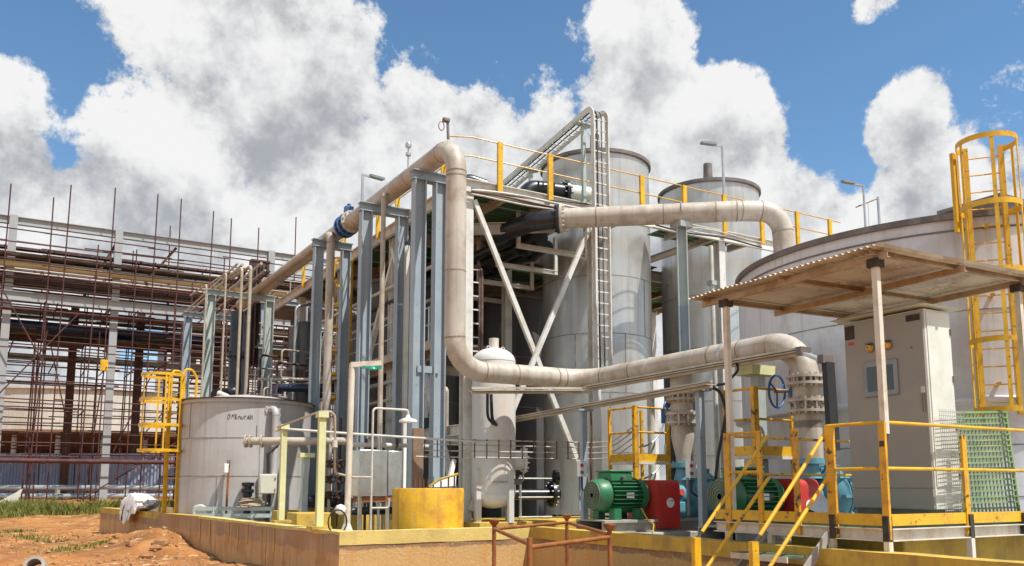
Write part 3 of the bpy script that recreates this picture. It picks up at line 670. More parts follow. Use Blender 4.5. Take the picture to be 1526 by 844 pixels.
# handwritten marking: short brush strokes laid on the shell
def on_shell(a, z, o=.006): return V(T0[0] + (r0 + o) * math.cos(a), T0[1] + (r0 + o) * math.sin(a), z)
wr = MB(); a0 = math.atan2(-.861, -.508) + .03; x = 0
for st in ([(0, .1), (.03, .13), (.06, .09), (.03, 0), (-.01, .03), (0, .1)], [(.09, .02), (.12, .12), (.14, .06), (.17, .13)], [(.19, .12), (.19, .02), (.24, .02), (.19, .07), (.23, .12)], [(.27, 0), (.28, .08), (.32, .07), (.33, 0)],
           [(.35, .07), (.36, .01), (.40, .02), (.41, .08)], [(.43, 0), (.44, .09), (.48, .08)], [(.50, 0), (.53, .1), (.56, .02), (.51, .05)], [(.58, .12), (.58, 0), (.63, .11), (.64, 0)]):
    for p, q in zip(st, st[1:]): wr.cyl(on_shell(a0 + p[0] / r0, 3.43 + p[1] * 1.1), on_shell(a0 + q[0] / r0, 3.43 + q[1] * 1.1), .006, 5)
part('handwriting', wr, 'marker_black', t0)
dp = thing('overflow_pipe', 'grey elbow pipe dropping down the right front of the squat tank', 'pipe', (1.65, 10.05, .8))
pipe(dp, [(1.52, 10.4, 3.72), (1.63, 10.02, 3.72), (1.63, 10.02, .8)], .095, .16, 'tank_grey', 14)
part('flange', MB().flange((1.55, 10.3, 3.72), (.3, -1, 0), .17, .04), 'tank_grey', dp)
ip = thing('inlet_pipe', 'horizontal flanged tan pipe in front of the squat grey tank', 'pipe', (.67, 9.5, 2.8))
pipe(ip, [(.70, 9.45, 2.79), (3.3, 7.95, 2.79)], .105, .1, 'beige_thin', 14)
for k in range(3): part('flange', MB().flange(V(.72, 9.44, 2.79) + V(.865, -.5, 0) * (.0, .12, .42)[k], (.865, -.5, 0), .17, .035), 'beige_thin', ip)
part('lever', MB().bar((.95, 9.31, 2.85), (.95, 9.31, 3.2), .025, .02), 'rim_dark', ip)
lt = thing('cage_ladder', 'yellow cage ladder with hooped hand loops on the squat grey tank', 'ladder', (-.62, 12.55, .8))
caged_ladder(lt, (-.62, 12.2), (-.9, -.43), .75, 4.75, 2.6, 'yellow_paint', .56, .56, 4, .13, True)
jb = thing('junction_box', 'beige junction box on a black stem in front of the squat grey tank', 'box', (1.45, 10.0, .8))
part('box', MB().box(1.2, 1.66, 9.78, 9.98, 1.42, 1.95), 'box_beige', jb, bevel=.012); part('door', MB().box(1.225, 1.635, 9.765, 9.783, 1.445, 1.925), 'box_beige', jb, bevel=.006)
part('latch', MB().box(1.59, 1.62, 9.745, 9.768, 1.8, 1.86), 'rim_dark', jb); part('latch', MB().box(1.59, 1.62, 9.745, 9.768, 1.5, 1.56), 'rim_dark', jb)
part('stem', MB().sweep(smooth_path([(1.5, 9.95, .7), (1.5, 9.95, 1.45)], .1), .045, 8), 'cable', jb); part('conduit', MB().sweep(smooth_path([(1.45, 9.9, 1.95), (1.42, 9.9, 2.5), (1.7, 9.95, 2.75)], .1), .04, 8), 'cable', jb)
sp = thing('switch_post', 'thin brown post carrying a white switch box by the squat tank', 'post', (.5, 10.3, .8))
part('post', MB().bar((.48, 10.3, .7), (.5, 10.3, 2.28), .05, .05), 'rusty_orange', sp); part('switch_box', MB().box(.36, .47, 10.18, 10.3, 1.98, 2.22), 'plain_white', sp, bevel=.01); part('bracket', MB().box(.46, .53, 10.24, 10.34, 2.18, 2.32), 'rim_dark', sp)
bv = thing('drain_valve', 'black flanged drain valve standing in front of the squat tank', 'valve', (.95, 10.15, .8))
part('body', MB().lathe([(.09, .9), (.09, 1.35), (.12, 1.36), (.12, 1.46), (.16, 1.47), (.16, 1.53), (.10, 1.54), (.10, 1.62), (.16, 1.63), (.17, 1.72), (.02, 1.74)], (.98, 10.12, 0), 16), 'black_pipe', bv)
part('flange', MB().flange((.98, 10.12, 1.5), (0, 0, 1), .165, .04), 'black_pipe', bv)
sk = thing('sump_frame', 'low grey green steel sump frame with coiled rope before the squat tank', 'frame', (.7, 9.9, .8))
for z in (.86, 1.04): part('frame_bar', MB().bar((-.3, 10.55, z), (1.5, 9.55, z), .06, .1), 'pale_green_steel', sk)
for k in range(5): part('frame_leg', MB().bar((-.28 + k * .44, 10.54 - k * .245, .6), (-.28 + k * .44, 10.54 - k * .245, 1.08), .06, .06), 'pale_green_steel', sk)
rp_ = MB(); random.seed(4)
for k in range(7):
    c = V(.93 + random.gauss(0, .12), 9.92 + random.gauss(0, .08), 1.10 + .035 * k); pts = [c + V(math.cos(a) * .3, math.sin(a) * .2, random.uniform(-.02, .02)) for a in [i * .45 for i in range(14)]]; rp_.sweep(pts, .02, 5)
part('rope', rp_, 'roof_timber', sk)
ho = MB().sweep(smooth_path([(-.30, 10.6, .7), (-.28, 10.6, 1.08), (-.1, 10.55, 1.12), (.05, 10.5, 1.0)], .1), .045, 8)
part('hose', ho, 'insulation', sk)

# big tank on the right
TB = (12.97, -2.39); RB = 4.49
tb = thing('large_tank', 'large pale storage tank behind the shed on the right', 'tank', (*TB, .45))
tank(tb, TB, RB, .45, 6.3, 'tank_white', (1.45, 2.3, 4.6), n=120, vseams=((-2.5, 2.3, 4.6), (-2.75, .5, 2.3), (-2.2, .5, 1.45), (3.0, 2.3, 4.6), (-2.28, 4.6, 6.2)))
part('stiffener_ring', MB().lathe([(RB, 2.98), (RB + .16, 3.02), (RB + .16, 3.06), (RB, 3.12)], (*TB, 0), 120), 'tank_white', tb)
part('bolt_ring', MB().lathe([(RB, 6.0), (RB + .02, 6.0), (RB + .02, 6.03), (RB, 6.03)], (*TB, 0), 120), 'rim_dark', tb)
part('roof_hatch', MB().box(9.95, 11.0, -5.3, -4.3, 6.25, 6.6), 'rim_dark', tb); part('hatch_cover', MB().box(9.85, 11.1, -5.4, -4.2, 6.6, 6.66), 'rim_dark', tb)
od = V(9.52 - TB[0], -5.27 - TB[1], 0).normalized(); lb = V(TB[0], TB[1], 0) + od * (RB + .22)
cl = thing('cage_ladder', 'tall yellow cage ladder fixed to the large pale tank at right', 'ladder', (lb.x, lb.y, 2.8))
caged_ladder(cl, lb, od, 2.78, 7.35, 2.82, 'yellow_paint', .54, .45, 5, .17, False, .045)
part('rear_bar', MB().bar(lb + od * -.05 + V(-.36, .30, 5.9), lb + od * -.05 + V(-.36, .30, 7.3), .1, .06), 'yellow_paint', cl)
for z in (3.3, 4.8, 6.0): part('standoff', MB().bar(lb - od * .25 + V(0, 0, z), lb + V(0, 0, z), .05, .05), 'yellow_paint', cl)

# ------------------------------------------------------------------ pressure vessel
VS = (5.42, 4.62); vr = .53
vs_ = thing('pressure_vessel', 'white dished end pressure vessel on legs behind the beige header pipe', 'vessel', (*VS, .8))
prof = [(.01, 1.10)] + [(vr * math.sin(a), 1.45 - .35 * math.cos(a)) for a in [k * math.pi / 14 for k in range(1, 8)]] + [(vr, 4.62)] + [(vr * math.cos(a), 4.62 + .35 * math.sin(a)) for a in [k * math.pi / 14 for k in range(1, 7)]] + [(.01, 4.97)]
part('shell', MB().lathe(prof, (*VS, 0), 40), 'vessel_white', vs_)
for z in (1.45, 3.0, 4.62): part('weld_seam', MB().ring((*VS, z), vr, .02, .006, 40), 'vessel_white', vs_)
for k, a in enumerate((.35, 1.9, 3.5, 5.0)):
    part('leg', MB().bar((VS[0] + (vr + .03) * math.cos(a), VS[1] + (vr + .03) * math.sin(a), .78), (VS[0] + (vr + .03) * math.cos(a), VS[1] + (vr + .03) * math.sin(a), 2.0), .13, .11), 'vessel_white', vs_)
ax = V(.93, -.36, 0); mh = part('manway', MB().cyl(V(*VS, 2.25) + ax * .4, V(*VS, 2.25) + ax * .72, .24, 20), 'vessel_white', vs_)
part('manway_cover', MB().flange(V(*VS, 2.25) + ax * .75, ax, .31, .06, 20, 12), 'vessel_white', mh)
part('drain_pipe', MB().sweep(smooth_path([(5.1, 4.08, 1.72), (5.75, 4.1, 1.72), (6.0, 4.2, 1.75), (6.05, 4.28, 2.0)], .08), .02, 8), 'beige_thin', vs_)
dv = part('drain_valve', MB().box(5.68, 5.86, 4.02, 4.14, 1.66, 1.8), 'rim_dark', vs_); part('valve_flange', MB().flange((5.66, 4.09, 1.72), (1, 0, 0), .06, .02, 10, 4), 'galvanised', dv)
for s in (-1, 1): part('lifting_eye', MB().sweep([V(VS[0] + s * .2, VS[1] - .1, 4.88) + V(math.cos(a) * .05, 0, math.sin(a) * .05 + .06) for a in [k * .7 for k in range(10)]], .012, 5), 'vessel_white', vs_)
part('nozzle', MB().cyl((*VS, 4.9), (*VS, 5.2), .12, 14), 'vessel_white', vs_)

# ------------------------------------------------------------------ main steel deck
DZ = 9.28; DX0, DX1, DY0, DY1 = 4.7, 19.0, 5.0, 22.2
dk = thing('steel_platform', 'white steel deck structure on tall columns above the tanks', 'platform', (DX0, DY0, .45))
colx = (4.92, 8.8, 13.5, 18.6); coly = (5.12, 9.8, 14.4, 19.0)
for i, x in enumerate(colx):
    for j, y in enumerate(coly):
        if (x - T1[0]) ** 2 + (y - T1[1]) ** 2 < 4 or (i > 0 and j == 1 and x in (11,)): continue
        part('column', MB().ibeam((x, y, .42), (x, y, DZ - .34), .24, .24, .025, (0, 1, 0)), 'white_steel', dk)
        if j == 0 or i == 0: part('base_plate', MB().box(x - .2, x + .2, y - .2, y + .2, .41, .5), 'white_steel', dk)
part('edge_beam', MB().channel((DX0, DY0, DZ - .17), (DX1, DY0, DZ - .17), .1, .34, .022), 'white_steel', dk); part('edge_beam', MB().channel((DX0, DY1, DZ - .17), (DX0, DY0 + .06, DZ - .17), .1, .34, .022), 'white_steel', dk)
part('edge_beam', MB().channel((DX1, DY0, DZ - .17), (DX1, DY1, DZ - .17), .1, .34, .022), 'white_steel', dk)
for y in coly[1:]: part('main_beam', MB().ibeam((DX0 + .06, y, DZ - .22), (DX1 - .06, y, DZ - .22), .2, .36, .02), 'shaded_tan_steel', dk)
for k, x in enumerate((6.2, 7.5, 8.8, 13.5, 18.6)): part('joist', MB().ibeam((x, DY0 + .06, DZ - .13), (x, DY1 - .1, DZ - .13), .14, .2, .015), 'shaded_tan_steel', dk)
for x in (10.0, 12.2, 14.8, 17.2):
    part('joist', MB().ibeam((x, DY0 + .06, DZ - .13), (x, 6.1, DZ - .13), .14, .2, .015), 'shaded_tan_steel', dk); part('joist', MB().ibeam((x, 10.1, DZ - .13), (x, DY1 - .1, DZ - .13), .14, .2, .015), 'shaded_tan_steel', dk)
pw, pd = 1.42, 1.44
gm = MB().box(0, pw - .02, 0, pd - .02, 0, .028)
for k in range(1, 6): gm.box(0, pw - .02, k * .24 - .012, k * .24 + .012, -.03, 0)
pan = raw_mesh('deck_panel', gm, 'grating_green')
for i in range(10):
    for j in range(11):
        x = DX0 + .03 + i * pw; y = DY0 + .03 + j * pd
        hit = False
        for c in (T1, T2):
            nx = max(x, min(c[0], x + pw)); ny_ = max(y, min(c[1], y + pd))
            if (nx - c[0]) ** 2 + (ny_ - c[1]) ** 2 < (TR + .02) ** 2: hit = True
        if not hit: inst('deck_panel', pan, dk, (x, y, DZ - .028))
def brace(p0, p1, m='white_steel', w=.12, h=.1): part('brace', MB().bar(p0, p1, w, h, (0, 1, 0)), m, dk)
brace((5.05, 5.0, 8.75), (8.62, 5.0, 1.25)); brace((8.62, 4.9, 8.75), (4.95, 4.9, 1.05))
brace((4.8, 5.4, 1.4), (4.8, 9.6, 8.6), w=.14, h=.14); brace((4.85, 9.6, 8.4), (4.85, 13.6, 2.6), w=.14, h=.14)
brace((4.8, 14.5, 8.7), (4.8, 18.8, 2.0)); brace((4.65, 5.2, 2.25), (3.95, 4.4, .95), w=.1, h=.08)
for z, m in ((5.1, 'shaded_tan_steel'), (3.0, 'white_steel')):
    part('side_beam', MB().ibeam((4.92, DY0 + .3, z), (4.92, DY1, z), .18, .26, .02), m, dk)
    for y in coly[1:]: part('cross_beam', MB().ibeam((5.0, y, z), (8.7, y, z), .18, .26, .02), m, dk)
part('hanging_beam', MB().channel((5.2, 5.9, 8.25), (8.0, 5.2, 8.6), .12, .3, .02), 'shaded_tan_steel', dk)
# hangers for the black pipes
for y, x0, x1, z in ((6.0, 6.9, 9.24, 8.35), (7.5, 7.12, 9.2, 8.2), (9.0, 7.3, 9.3, 8.05), (10.6, 7.2, 9.3, 7.9)):
    part('hanger_beam', MB().channel((x0, y, z - .25), (x1, y, z - .25), .1, .13, .015), 'white_steel', dk)
    for x in (x0 + .05, x1 - .05): part('hanger', MB().bar((x, y, z - .3), (x, y, DZ - .24), .1, .08), 'white_steel', dk)
for x, y0, y1, r in ((7.6, 5.9, 18, .25), (8.3, 6.6, 18, .18), (7.05, 6.5, 18, .15)):
    t = thing('black_pipe', {.25: 'thick black plastic pipe hung under the deck behind the flanged beige pipe', .18: 'medium black plastic pipe hung under the deck', .15: 'thinner black plastic pipe hung under the deck, leftmost of three'}[r], 'pipe', (x, y0, 8.3))
    pipe(t, [(x, y0, 8.42), (x, y1, 8.42)], r, .2, 'black_pipe', 14, False)
    for yy in (y0 + .9, y0 + 3.2): part('flange', MB().flange((x, yy, 8.42), (0, 1, 0), r * 1.35, .08), 'black_pipe', t)

gd = thing('deck_guard_rail', 'yellow guard rail with flat posts along the front edge of the high deck', 'railing', (DX0, DY0, DZ))
gp = [(4.45, 5.2), (4.95, 4.96), (18.9, 4.96)]
guard(gd, gp, (10.38, 9.88), [(x, 4.93) for x in (5.76, 7.3, 10.4, 11.99, 13.58, 15.16, 16.76, 18.32)], z0=DZ - .2, r=.018, pw=.14)
g2 = thing('deck_guard_rail', 'yellow guard rail along the left edge of the high deck behind the big pipe', 'railing', (DX0, DY0, DZ))
guard(g2, [(4.66, 5.5), (4.66, 19.3)], (10.38, 9.88), [(4.62, y) for y in (5.9, 7.4, 8.9, 10.4, 11.9, 13.4, 14.9, 16.4, 17.9)], z0=DZ - .2, r=.018, pw=.12)

# small equipment on the deck
t = thing('black_elbow_pipe', 'black elbow pipe lying on the deck beside the first tall tank', 'pipe', (8.3, 7.0, DZ))
pipe(t, [(7.9, 7.2, DZ + .1), (7.9, 7.2, DZ + 1.0), (9.15, 6.95, DZ + 1.0)], .25, .35, 'black_pipe', 16, False)
part('flange', MB().flange((9.15, 6.95, DZ + 1.0), (1, -.2, 0), .36, .1, 20, 12), 'black_pipe', t); part('spool', MB().cyl((9.2, 6.94, DZ + 1.0), (9.9, 6.8, DZ + 1.0), .25, 16), 'vessel_white', t)
t = thing('black_valve_elbow', 'short black pipe end poking over the deck corner behind the riser', 'pipe', (5.6, 6.4, DZ)); pipe(t, [(5.5, 6.5, DZ), (5.5, 6.5, DZ + .62), (6.1, 6.3, DZ + .45)], .17, .2, 'black_pipe', 14, False)
t = thing('deck_valve', 'pale valve body with stem standing on the deck under the cable ladder', 'valve', (7.0, 7.0, DZ))
part('body', MB().lathe([(.2, 0), (.2, .5), (.3, .52), (.3, .6), (.15, .62), (.1, .9), (.02, .92)], (7.0, 7.1, DZ), 16), 'pale_green_steel', t); part('stem', MB().cyl((7.0, 7.1, DZ + .9), (7.0, 7.1, DZ + 1.2), .03, 8), 'galvanised', t)
part('side_box', MB().box(7.3, 7.7, 6.6, 6.9, DZ + .02, DZ + .6), 'galvanised', t)
t = thing('goose_neck_vent', 'beige goose neck vent pipe rising behind the first tall tank', 'pipe', (9.9, 8.0, 10)); pipe(t, [(10.2, 8.3, 10.0), (10.2, 8.3, 12.05), (9.75, 8.35, 12.05), (9.75, 8.35, 11.75)], .1, .18, 'beige_thin', 12, False)

# white cable ladder over the deck edge
ct = thing('cable_ladder', 'galvanised cable ladder arching over the deck edge and dropping in front of the first tank', 'cable ladder', (8.72, 4.6, 4.6))
cable_ladder(ct, [(8.72, 9.9, 11.2), (8.72, 4.62, 11.92), (8.72, 4.62, 4.3)], .26, (1, 0, 0), .48, 'white_steel', .15, .3, .03, [(-.1, .025, 'cable'), (.05, .02, 'cable_brown')])
for y, z in ((5.4, 11.7), (8.2, 11.3)):
    t = thing('ladder_support_post', 'pale post holding up the sloping cable ladder, %s one' % ('nearer' if y < 6 else 'farther'), 'post', (8.72, y, DZ))
    part('post', MB().bar((8.72, y, DZ), (8.72, y, z), .1, .1), 'pale_green_steel', t); part('cap_plate', MB().box(8.44, 9.0, y - .12, y + .12, z, z + .05), 'pale_green_steel', t)
il = thing('cable_ladder', 'white cable ladder with hooped brown cables rising behind the white vessel', 'cable ladder', (5.5, 5.6, 4.8))
cable_ladder(il, [(5.52, 5.75, 4.9), (5.52, 5.75, 7.35), (5.52, 7.2, 7.45)], .35, (1, 0, 0), .34, 'white_steel', .08, .36, .03, [(.17, .05, 'cable_brown'), (.10, .035, 'cable_brown'), (-.14, .03, 'cable')])

# lamp posts on the deck
def lamp(label, x, y, z0, z1, arm, tilt=0):
    t = thing('lamp_post', label, 'lamp', (x, y, z0)); part('pole', MB().cyl((x, y, z0), (x, y, z1), .05, 10, .04), 'galvanised', t)
    e = V(x, y, z1) + V(*arm, .0); part('arm', MB().bar((x, y, z1 - .02), e, .05, .05), 'galvanised', t)
    d = V(*arm, 0).normalized(); part('lamp_head', MB().bar(e - d * .1 + V(0, 0, .02), e + d * .42 + V(0, 0, .04), .17, .07), 'window_frame', t)
lamp('grey lamp post with short arm standing left of the middle frame', 3.95, 10.0, 8.9, 10.85, (.34, .1))
lamp('grey lamp post with left arm standing behind the second tall tank', 14.65, 6.0, DZ, 12.55, (-.3, .1))
lamp('far lamp post with left arm beyond the large tank rim', 21.6, 6.0, 8.0, 12.5, (-.5, .1))
t = thing('vent_mast', 'thin mast with crossbar behind the large tank rim', 'mast', (22.3, 6.0, 8)); part('pole', MB().cyl((22.4, 6, 8), (22.4, 6, 12.2), .05, 8), 'galvanised', t); part('crossbar', MB().cyl((21.4, 6.2, 11.7), (22.4, 6, 12.15), .03, 6), 'rim_dark', t); part('stay', MB().cyl((21.9, 6.1, 9), (21.95, 6.1, 11.9), .01, 5), 'galvanised', t)
t = thing('hooked_vent', 'thin bent vent pipe on the large tank roof', 'pipe', (22.9, 5.3, 8)); pipe(t, [(23.6, 5.5, 8), (23.6, 5.5, 10.95), (22.6, 5.6, 10.8)], .045, .2, 'galvanised', 8, False)

# ------------------------------------------------------------------ pipe support frames
def goal_frame(label, y, x0, x1, zt, m='blue_grey_steel', w=.30, zb=.8):
    t = thing('pipe_gantry', label, 'steel frame', ((x0 + x1) / 2, y, zb), 'blue grey pipe support frames')
    for x in (x0, x1):
        part('column', MB().ibeam((x, y, zb), (x, y, zt - .24), w * .8, w, .028, (1, 0, 0)), m, t); part('base_plate', MB().box(x - .22, x + .22, y - .22, y + .22, zb, zb + .06), m, t)
    part('cap_beam', MB().ibeam((x0 - .2, y, zt - .12), (x1 + .2, y, zt - .12), .26, .24, .024), m, t)
    return t
PX = 3.74; PZ = 9.42; PR = .235; FT = PZ - PR
f3 = goal_frame('blue grey steel frame nearest the beige riser pipe', 4.9, 3.5, 4.05, FT); [part('primed_section', MB().bar((x, 4.9, .87), (x, 4.9, 2.95), .26, .31, (0, 1, 0)), 'primer_brown', f3, 'brown primed lower length of the column') for x in (3.5,)]; part('tie', MB().bar((3.5, 4.9, 4.35), (4.05, 4.9, 4.35), .12, .16), 'blue_grey_steel', f3)
f2 = goal_frame('widest blue grey frame, second from the beige riser pipe', 7.8, 3.26, 4.3, FT); f1 = goal_frame('blue grey frame just right of the squat grey tank', 11.8, 3.24, 4.12, FT, w=.28)
goal_frame('pale green frame behind the squat grey tank', 20.5, 1.8, 4.05, FT, 'pale_green_steel', .34, .5); goal_frame('farthest pipe frame, behind the yellow ladder hoops', 25.5, 1.85, 4.3, FT, 'blue_grey_steel', .32, .5)

# ------------------------------------------------------------------ big beige pipes
bp_ = thing('process_pipe', 'large beige process pipe dropping as a riser and running low to the pumps', 'pipe', (PX, 3.4, 3.9))
HZ = 4.17; HX = 7.35; D1, D2 = .08, -3.15
pipe(bp_, [(PX, 24.0, PZ), (PX, 3.4, PZ), (PX, 3.4, HZ), (HX, 3.4, HZ), (HX, D2, HZ), (HX, D2, 2.05)], PR, .72, 'beige_pipe', 28)
for y in (6.0, 9.3, 13.0, 17.0): part('weld_seam', MB().ring((PX, y, PZ), PR, .03, .006, 28, (0, 1, 0)), 'beige_seam', bp_)
for z in (6.4, 8.6): part('weld_seam', MB().ring((PX, 3.4, z), PR, .03, .006, 28), 'beige_seam', bp_)
for x in (5.3, 6.4): part('weld_seam', MB().ring((x, 3.4, HZ), PR, .03, .006, 28, (1, 0, 0)), 'beige_seam', bp_)
for y in (1.6, -.9, -1.7): part('weld_seam', MB().ring((HX, y, HZ), PR, .03, .008, 28, (0, 1, 0)), 'beige_seam', bp_)
part('clamp_band', MB().ring((HX, -1.25, HZ), PR, .07, .012, 28, (0, 1, 0)), 'galvanised', bp_); part('clamp_band', MB().ring((HX, 1.0, HZ), PR, .05, .012, 28, (0, 1, 0)), 'beige_pipe', bp_)
# branch to the first pump
part('branch', MB().cyl((HX, D1, HZ), (HX, D1, 2.7), PR * .98, 28), 'beige_pipe', bp_)
for y in (D1, D2):
    part('reducer', MB().lathe([(PR, 2.75), (PR, 2.62), (.15, 2.2), (.15, 2.06)], (HX, y, 0), 28), 'beige_pipe', bp_)
    for zf in (3.52, 3.40, 3.10, 2.92): part('flange', MB().flange((HX, y, zf), (0, 0, 1), PR + .10, .045, 28, 16), 'beige_pipe', bp_)
    for za, zb in ((3.52, 3.40), (3.10, 2.92)):
        mb = MB()
        for k in range(10):
            a = 2 * math.pi * k / 10; mb.cyl((HX + .3 * math.cos(a), y + .3 * math.sin(a), za + .05), (HX + .3 * math.cos(a), y + .3 * math.sin(a), zb - .05), .016, 6)
        part('tie_rods', mb, 'galvanised', bp_)
    part('flange', MB().flange((HX, y, 2.07), (0, 0, 1), .25, .05, 24, 10), 'pump_blue', bp_)
# blue butterfly valve on the upper run
bvv = thing('butterfly_valve', 'blue butterfly valve with gearbox on the high beige pipe', 'valve', (PX, 10.55, PZ))
part('body', MB().flange((PX, 10.55, PZ), (0, 1, 0), .35, .14, 24, 12), 'valve_blue', bvv); part('flange', MB().flange((PX, 10.25, PZ), (0, 1, 0), .34, .05, 24, 12), 'beige_pipe', bvv); part('flange', MB().flange((PX, 10.85, PZ), (0, 1, 0), .35, .06, 24, 12), 'valve_blue', bvv)
part('gearbox', MB().box(PX - .13, PX + .13, 10.45, 10.65, PZ + .36, PZ + .54), 'valve_blue', bvv, bevel=.02); part('neck', MB().cyl((PX, 10.55, PZ + .3), (PX, 10.55, PZ + .62), .06, 10), 'valve_blue', bvv)
# right-hand overhead pipe
rp2 = thing('overhead_pipe', 'beige overhead pipe from the black flange to the elbow above the large tank', 'pipe', (7.3, 4.45, 8.5))
q0 = V(7.33, 4.47, 8.5); q1 = V(10.82, 1.68, 8.5); q2 = V(12.35, 1.55, 8.5)
pipe(rp2, [q0, q1, V(11.78, 1.16, 8.5), V(11.86, 1.14, 6.3)], .26, .62, 'beige_pipe', 28)
dd = (q1 - q0).normalized()
part('flange', MB().flange(q0, dd, .38, .07, 28, 18), 'beige_pipe', rp2)
for s in (.9, 2.6, 3.9): part('weld_seam', MB().ring(q0 + dd * s, .26, .03, .007, 28, dd), 'beige_seam', rp2)
bs = thing('black_pipe_spool', 'black flanged pipe elbow joining the beige overhead pipe under the deck', 'pipe', (7.2, 4.6, 8.4))
pipe(bs, [q0 - dd * .05, q0 - dd * .75 + V(0, 0, -.05), V(6.2, 6.4, 8.3)], .25, .3, 'black_pipe', 20, False); part('flange', MB().flange(q0 - dd * .08, dd, .38, .07, 28, 14), 'black_pipe', bs)
sp_ = q0 + dd * 3.05
t = thing('pipe_support_post', 'pale green and blue post with clamp holding the overhead beige pipe', 'post', (sp_.x, sp_.y, .45))
part('upper_post', MB().ibeam((sp_.x, sp_.y, 6.1), (sp_.x, sp_.y, 8.1), .3, .26, .03, dd), 'pale_green_steel', t); part('lower_post', MB().ibeam((sp_.x, sp_.y, .42), (sp_.x, sp_.y, 6.1), .3, .26, .03, dd), 'blue_grey_steel', t)
part('clamp', MB().box(sp_.x - .2, sp_.x + .2, sp_.y - .2, sp_.y + .2, 8.1, 8.25), 'galvanised', t); part('u_bolt', MB().sweep([sp_ + dd.cross(UPZ) * (.275 * math.cos(a)) + V(0, 0, .275 * math.sin(a)) for a in [math.pi * k / 12 for k in range(13)]], .018, 6), 'galvanised', t)
t = thing('conduit_run', 'bundle of thin conduits slung along the deck edge below the rail', 'conduit', (13, 4.8, 8.9))
for k, (z, y, r) in enumerate(((9.05, 4.86, .03), (8.97, 4.84, .025), (9.12, 4.82, .02))): part('conduit', MB().sweep([(x, y, z + .04 * math.sin(x * 1.9 + k)) for x in [10.8 + i * .35 for i in range(13)]], r, 6), ('galvanised', 'cable', 'insulation')[k], t)
t = thing('conduit_run', 'sagging pale and dark conduits along the deck edge above the white brace', 'conduit', (6.5, 4.8, 8.9))
for k, (z, r, m) in enumerate(((9.0, .035, 'insulation'), (8.93, .03, 'cable_brown'), (8.87, .025, 'insulation'), (9.07, .02, 'cable'))): part('conduit', MB().sweep([(x, 4.84 + .01 * k, z + .05 * math.sin(x * 1.3 + k) + .04 * (x - 6.5)) for x in [4.9 + i * .3 for i in range(13)]], r, 6), m, t)
t = thing('drain_standpipe', 'thin white stand pipe beside the blue support post', 'pipe', (11.6, 3.6, .5)); pipe(t, [(11.45, 3.35, .5), (11.45, 3.35, 8.1)], .06, .1, 'insulation', 10, False); part('tap', MB().box(11.36, 11.54, 3.25, 3.45, 7.0, 7.12), 'galvanised', t)
t = thing('beacon', 'small dark camera head on a stalk above the riser elbow', 'camera', (3.75, 3.45, 9.6)); part('stalk', MB().cyl((3.7, 3.75, 9.62), (3.68, 3.75, 10.05), .035, 8), 'rim_dark', t); part('head', MB().box(3.56, 3.72, 3.69, 3.81, 10.02, 10.12), 'rim_dark', t, bevel=.02); part('loop', MB().sweep([V(3.52, 3.75, 9.9) + V(math.cos(a) * .07, 0, math.sin(a) * .11) for a in [k * .55 for k in range(13)]], .012, 5), 'rim_dark', t)
t = thing('gauge_mast', 'slim gauge mast with ball top above the nearest frame', 'gauge', (3.75, 6.2, 9.6)); part('stem', MB().cyl((3.74, 6.15, 9.62), (3.74, 6.15, 10.25), .025, 8), 'galvanised', t); part('collar', MB().cyl((3.74, 6.15, 10.05), (3.74, 6.15, 10.12), .07, 10), 'galvanised', t)
part('dial', MB().lathe([(.01, -.09), (.07, -.06), (.09, 0), (.07, .06), (.01, .09)], (3.74, 6.15, 10.33), 12), 'galvanised', t)
t = thing('vertical_pipe', 'tan vertical pipe standing in front of the frame beside the squat tank', 'pipe', (3.45, 11.2, .9)); pipe(t, [(3.45, 11.2, .9), (3.43, 11.2, 9.25), (3.43, 14.5, 9.25), (3.43, 22, 9.3)], .125, .3, 'beige_pipe', 16)
t = thing('vertical_pipe', 'slim tan vertical pipe in front of the widest blue grey frame', 'pipe', (3.5, 7.0, .9)); pipe(t, [(3.5, 7.1, .9), (3.47, 7.1, 9.2)], .065, .2, 'beige_thin', 12); part('cap', MB().cyl((3.47, 7.1, 9.18), (3.47, 7.1, 9.28), .085, 12), 'beige_thin', t)
t = thing('vertical_pipe', 'dark blue conduit pipe climbing beside a white channel between the frames', 'pipe', (4.3, 7.2, .9)); pipe(t, [(4.33, 7.25, 1.2), (4.33, 7.25, 8.1), (4.6, 8.6, 8.5)], .05, .15, 'dark_blue_pipe', 10, False); part('channel', MB().channel((4.22, 7.22, 1.2), (4.22, 7.22, 8.0), .1, .12, .015, (0, 1, 0)), 'white_steel', t)
t = thing('pipe_bundle', 'bundle of thin tan pipes running back beside the high beige pipe', 'pipes', (2.6, 22, 9))
for k in range(7): part('pipe_run', MB().cyl((1.9 + k * .27, 16.6 + (k % 3) * .5, 9.35 + .1 * (k % 2)), (1.9 + k * .27, 27.5, 9.4 + .1 * (k % 2)), .038 + .012 * (k % 2), 8), ('beige_thin', 'shaded_tan_steel', 'rust_tube')[k % 3], t)
for k, (x, y, zt, zb, r, m, lb) in enumerate(((2.05, 16.6, 9.2, 4.0, .05, 'shaded_tan_steel', 'tan pipe rising behind the squat tank, left of a close pair'), (2.3, 16.4, 9.25, 4.0, .06, 'shaded_tan_steel', 'tan pipe rising behind the squat tank, right of a close pair'), (1.56, 16.8, 9.0, 3.5, .035, 'shaded_tan_steel', 'thin pale pipe rising just left of the black pipe behind the squat tank'), (1.0, 17.2, 8.6, 3.5, .035, 'shaded_tan_steel', 'thinnest pale pipe rising behind the left of the squat tank'))):
    t = thing('vertical_pipe', lb, 'pipe', (x, y, zb)); pipe(t, [(x, y, zb), (x, y, zt), (x, y + 3, zt + .2)], r, .15, m, 10, False)
